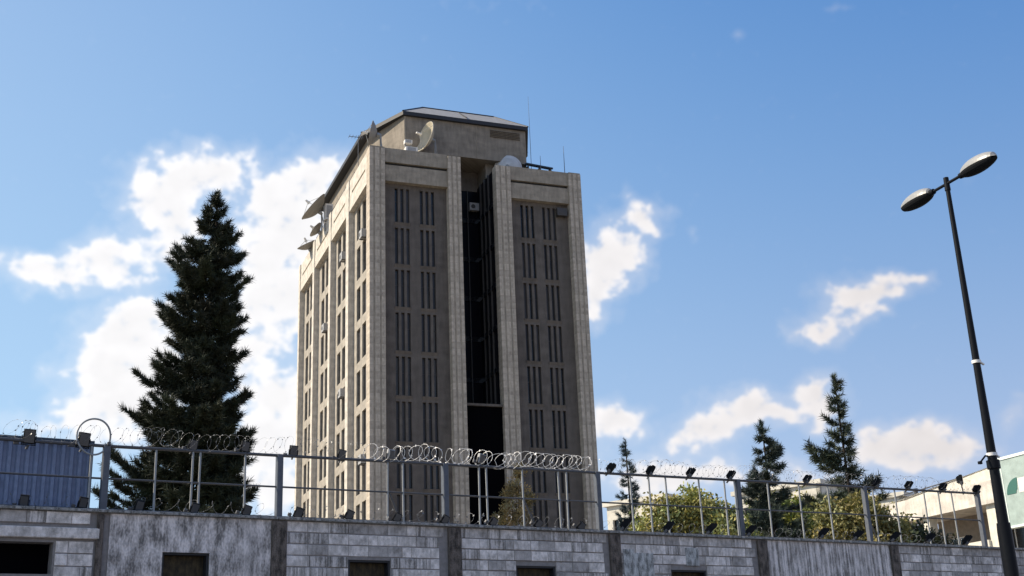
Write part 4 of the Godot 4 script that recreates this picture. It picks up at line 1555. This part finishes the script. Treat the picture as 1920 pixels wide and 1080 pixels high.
func broadleaf(called: String, label: String, at: Vector3, lobes: Array, col: Vector3, dens: float, category := "tree") -> void:
	var o := thing(called, label, category, at, 0.0)
	var r := RandomNumberGenerator.new()
	r.seed = hash(label)
	var tk := MB.new()
	var fork := Vector3(0, lobes[0][1] * 0.45, 0)
	tk.tube(PackedVector3Array([Vector3.ZERO, fork]), [0.16, 0.11], 8)
	part("trunk", tk, M.bark, o)
	var br := MB.new()
	var xf := []
	var cols := []
	for l in lobes:
		var c := Vector3(l[0], l[1], l[2])
		var rad: float = l[3]
		br.tube(PackedVector3Array([fork, fork.lerp(c, 0.55) + Vector3(0, -0.2, 0), c]), [0.07, 0.05, 0.02], 6)
		for k in 6:
			var e := c + Vector3(r.randfn(), r.randfn(), r.randfn()).normalized() * rad * 0.85
			br.tube(PackedVector3Array([c, e]), [0.018, 0.006], 4, false)
		var clumps := int(7 + rad * 9)
		for k in clumps:
			var d := Vector3(r.randfn(), r.randfn(), r.randfn()).normalized()
			var cc := c + d * rad * r.randf_range(0.35, 1.0)
			var tone := r.randf_range(0.55, 1.45)
			var hue := r.randf_range(-0.12, 0.2)
			for q in int(dens * 6):
				var p := cc + Vector3(r.randfn(), r.randfn(), r.randfn()) * rad * 0.19
				var b := Basis.from_euler(Vector3(r.randf() * TAU, r.randf() * TAU, r.randf() * TAU))
				xf.append(Transform3D(b.scaled(Vector3.ONE * r.randf_range(0.7, 1.3)), p))
				var w := tone * r.randf_range(0.8, 1.2)
				cols.append(Color(col.x * w * (1.0 + hue), col.y * w, col.z * w * (1.0 - hue)))
	part("branches", br, M.bark, o)
	scatter("foliage", leaf_cluster(11, 13, 0.15), xf, cols, M.leaves, o)

func build_trees() -> void:
	conifer("tall dark conifer with a ragged outline left of the tower", Vector3(-12.8, 0, -48), 22.45, 4.5, [
		[22.4, 0.1, 0.3], [21.6, 0.3, 0.75], [20.9, 0.6, 1.0], [20.3, 1.15, 1.2], [19.5, 1.65, 1.4], [18.75, 2.05, 2.05], [18.3, 1.25, 1.5], [17.8, 1.6, 1.75],
		[16.9, 2.1, 1.6], [15.7, 1.85, 1.2], [14.6, 2.2, 1.35], [13.8, 2.3, 1.5], [13.0, 2.65, 1.55], [12.1, 2.85, 1.65], [11.3, 3.0, 1.8], [10.2, 3.5, 1.7], [9.1, 3.6, 1.7], [4.5, 3.8, 1.8]],
		540, 16.0, 0.9, Vector3(0.022, 0.030, 0.014), 0.32)
	conifer("slim bluish spire of a conifer just right of the tower", Vector3(4.95, 0, -55), 12.4, 4.0, [
		[12.3, 0.05, 0.05], [11.3, 0.18, 0.2], [11.0, 0.45, 0.35], [10.5, 0.5, 0.55], [9.6, 0.55, 0.6], [8.4, 0.7, 0.75], [4.0, 1.1, 1.1]],
		100, 15.0, 0.55, Vector3(0.045, 0.07, 0.075), 0.1)
	conifer("short dark conifer, the left of the two by the right-hand bushes", Vector3(10.3, 0, -50), 11.9, 4.0, [
		[11.85, 0.08, 0.08], [11.2, 0.3, 0.35], [10.6, 0.7, 0.65], [10.0, 0.95, 0.9], [9.5, 1.25, 1.2], [8.6, 1.3, 1.35], [7.3, 1.5, 1.6], [4.0, 1.9, 1.9]],
		120, 17.0, 0.78, Vector3(0.042, 0.06, 0.048), 0.13, 0.3, 0.9)
	conifer("gaunt drooping conifer with a bare top, nearest the cream building", Vector3(12.5, 0, -46), 12.75, 4.0, [
		[12.7, 0.06, 0.3], [12.2, 0.15, 0.35], [11.65, 0.5, 0.4], [11.3, 0.25, 0.3], [10.8, 0.7, 0.5], [10.2, 0.6, 0.75], [9.9, 1.35, 0.8], [9.3, 1.2, 0.85], [8.6, 1.5, 1.0], [8.1, 1.8, 1.2], [6.7, 1.7, 1.3], [4.0, 2.0, 1.6]],
		92, 18.0, 0.85, Vector3(0.045, 0.06, 0.036), 0.12, 0.4, 0.9)
	broadleaf("leafy_tree", "round olive-green tree behind the fence just right of the tower", Vector3(5.7, 0, -44), [
		[0.1, 7.0, 0, 1.0], [-0.95, 7.0, 0.2, 0.8], [0.85, 7.15, -0.2, 0.85], [-0.4, 7.5, 0, 0.55], [0.55, 7.7, 0.1, 0.5], [0.0, 6.0, 0.3, 1.1], [-1.2, 6.1, 0, 0.8], [1.5, 6.6, 0.2, 0.7]], Vector3(0.26, 0.26, 0.095), 2.0)
	broadleaf("leafy_tree", "dull green tree under the left end of the right-hand conifers", Vector3(7.2, 0, -45.5), [
		[0.0, 6.9, 0, 0.85], [0.5, 7.2, 0, 0.55], [-0.2, 7.6, 0, 0.45], [0.7, 6.4, 0.2, 0.7], [0.0, 6.0, 0.2, 0.9]], Vector3(0.18, 0.19, 0.075), 2.0)
	broadleaf("leafy_tree", "bright yellow-green tree between the two right-hand conifers", Vector3(11.0, 0, -52.5), [
		[0.0, 8.1, 0, 0.9], [-0.8, 7.9, 0.1, 0.75], [0.9, 8.4, 0, 0.85], [0.3, 7.3, 0.3, 1.0], [1.6, 8.6, -0.2, 0.6], [1.6, 7.6, 0.1, 0.9], [-0.4, 8.7, 0, 0.4]], Vector3(0.25, 0.28, 0.08), 2.1)
	broadleaf("leafy_tree", "brownish green tree at the foot of the gaunt conifer", Vector3(11.9, 0, -44), [
		[0.0, 6.9, 0, 0.8], [0.9, 7.0, 0.1, 0.7], [-0.8, 6.6, 0.1, 0.6], [0.3, 7.4, 0, 0.5], [0.2, 6.1, 0.2, 0.9], [1.5, 6.4, 0, 0.6]], Vector3(0.22, 0.20, 0.08), 1.9)
	broadleaf("shrub", "dark low bush at the far left end of the cream building", Vector3(15.2, 0, -46), [
		[-0.6, 6.2, 0, 0.7], [0.1, 6.0, 0.1, 0.7], [-1.0, 6.5, 0.1, 0.45], [0.3, 5.6, 0.2, 0.8]], Vector3(0.06, 0.07, 0.035), 2.2, "bush")
	broadleaf("leafy_tree", "sparse yellow-leaved tree before the foot of the tower's recess", Vector3(-0.7, 0, -97.3), [
		[0.0, 16.2, 0, 0.9], [0.7, 18.4, 0, 0.6], [-0.6, 14.8, 0, 0.8], [0.4, 17.2, 0, 0.7], [0.6, 15.0, 0, 1.0], [1.3, 16.0, 0, 0.6]], Vector3(0.26, 0.21, 0.10), 1.3)
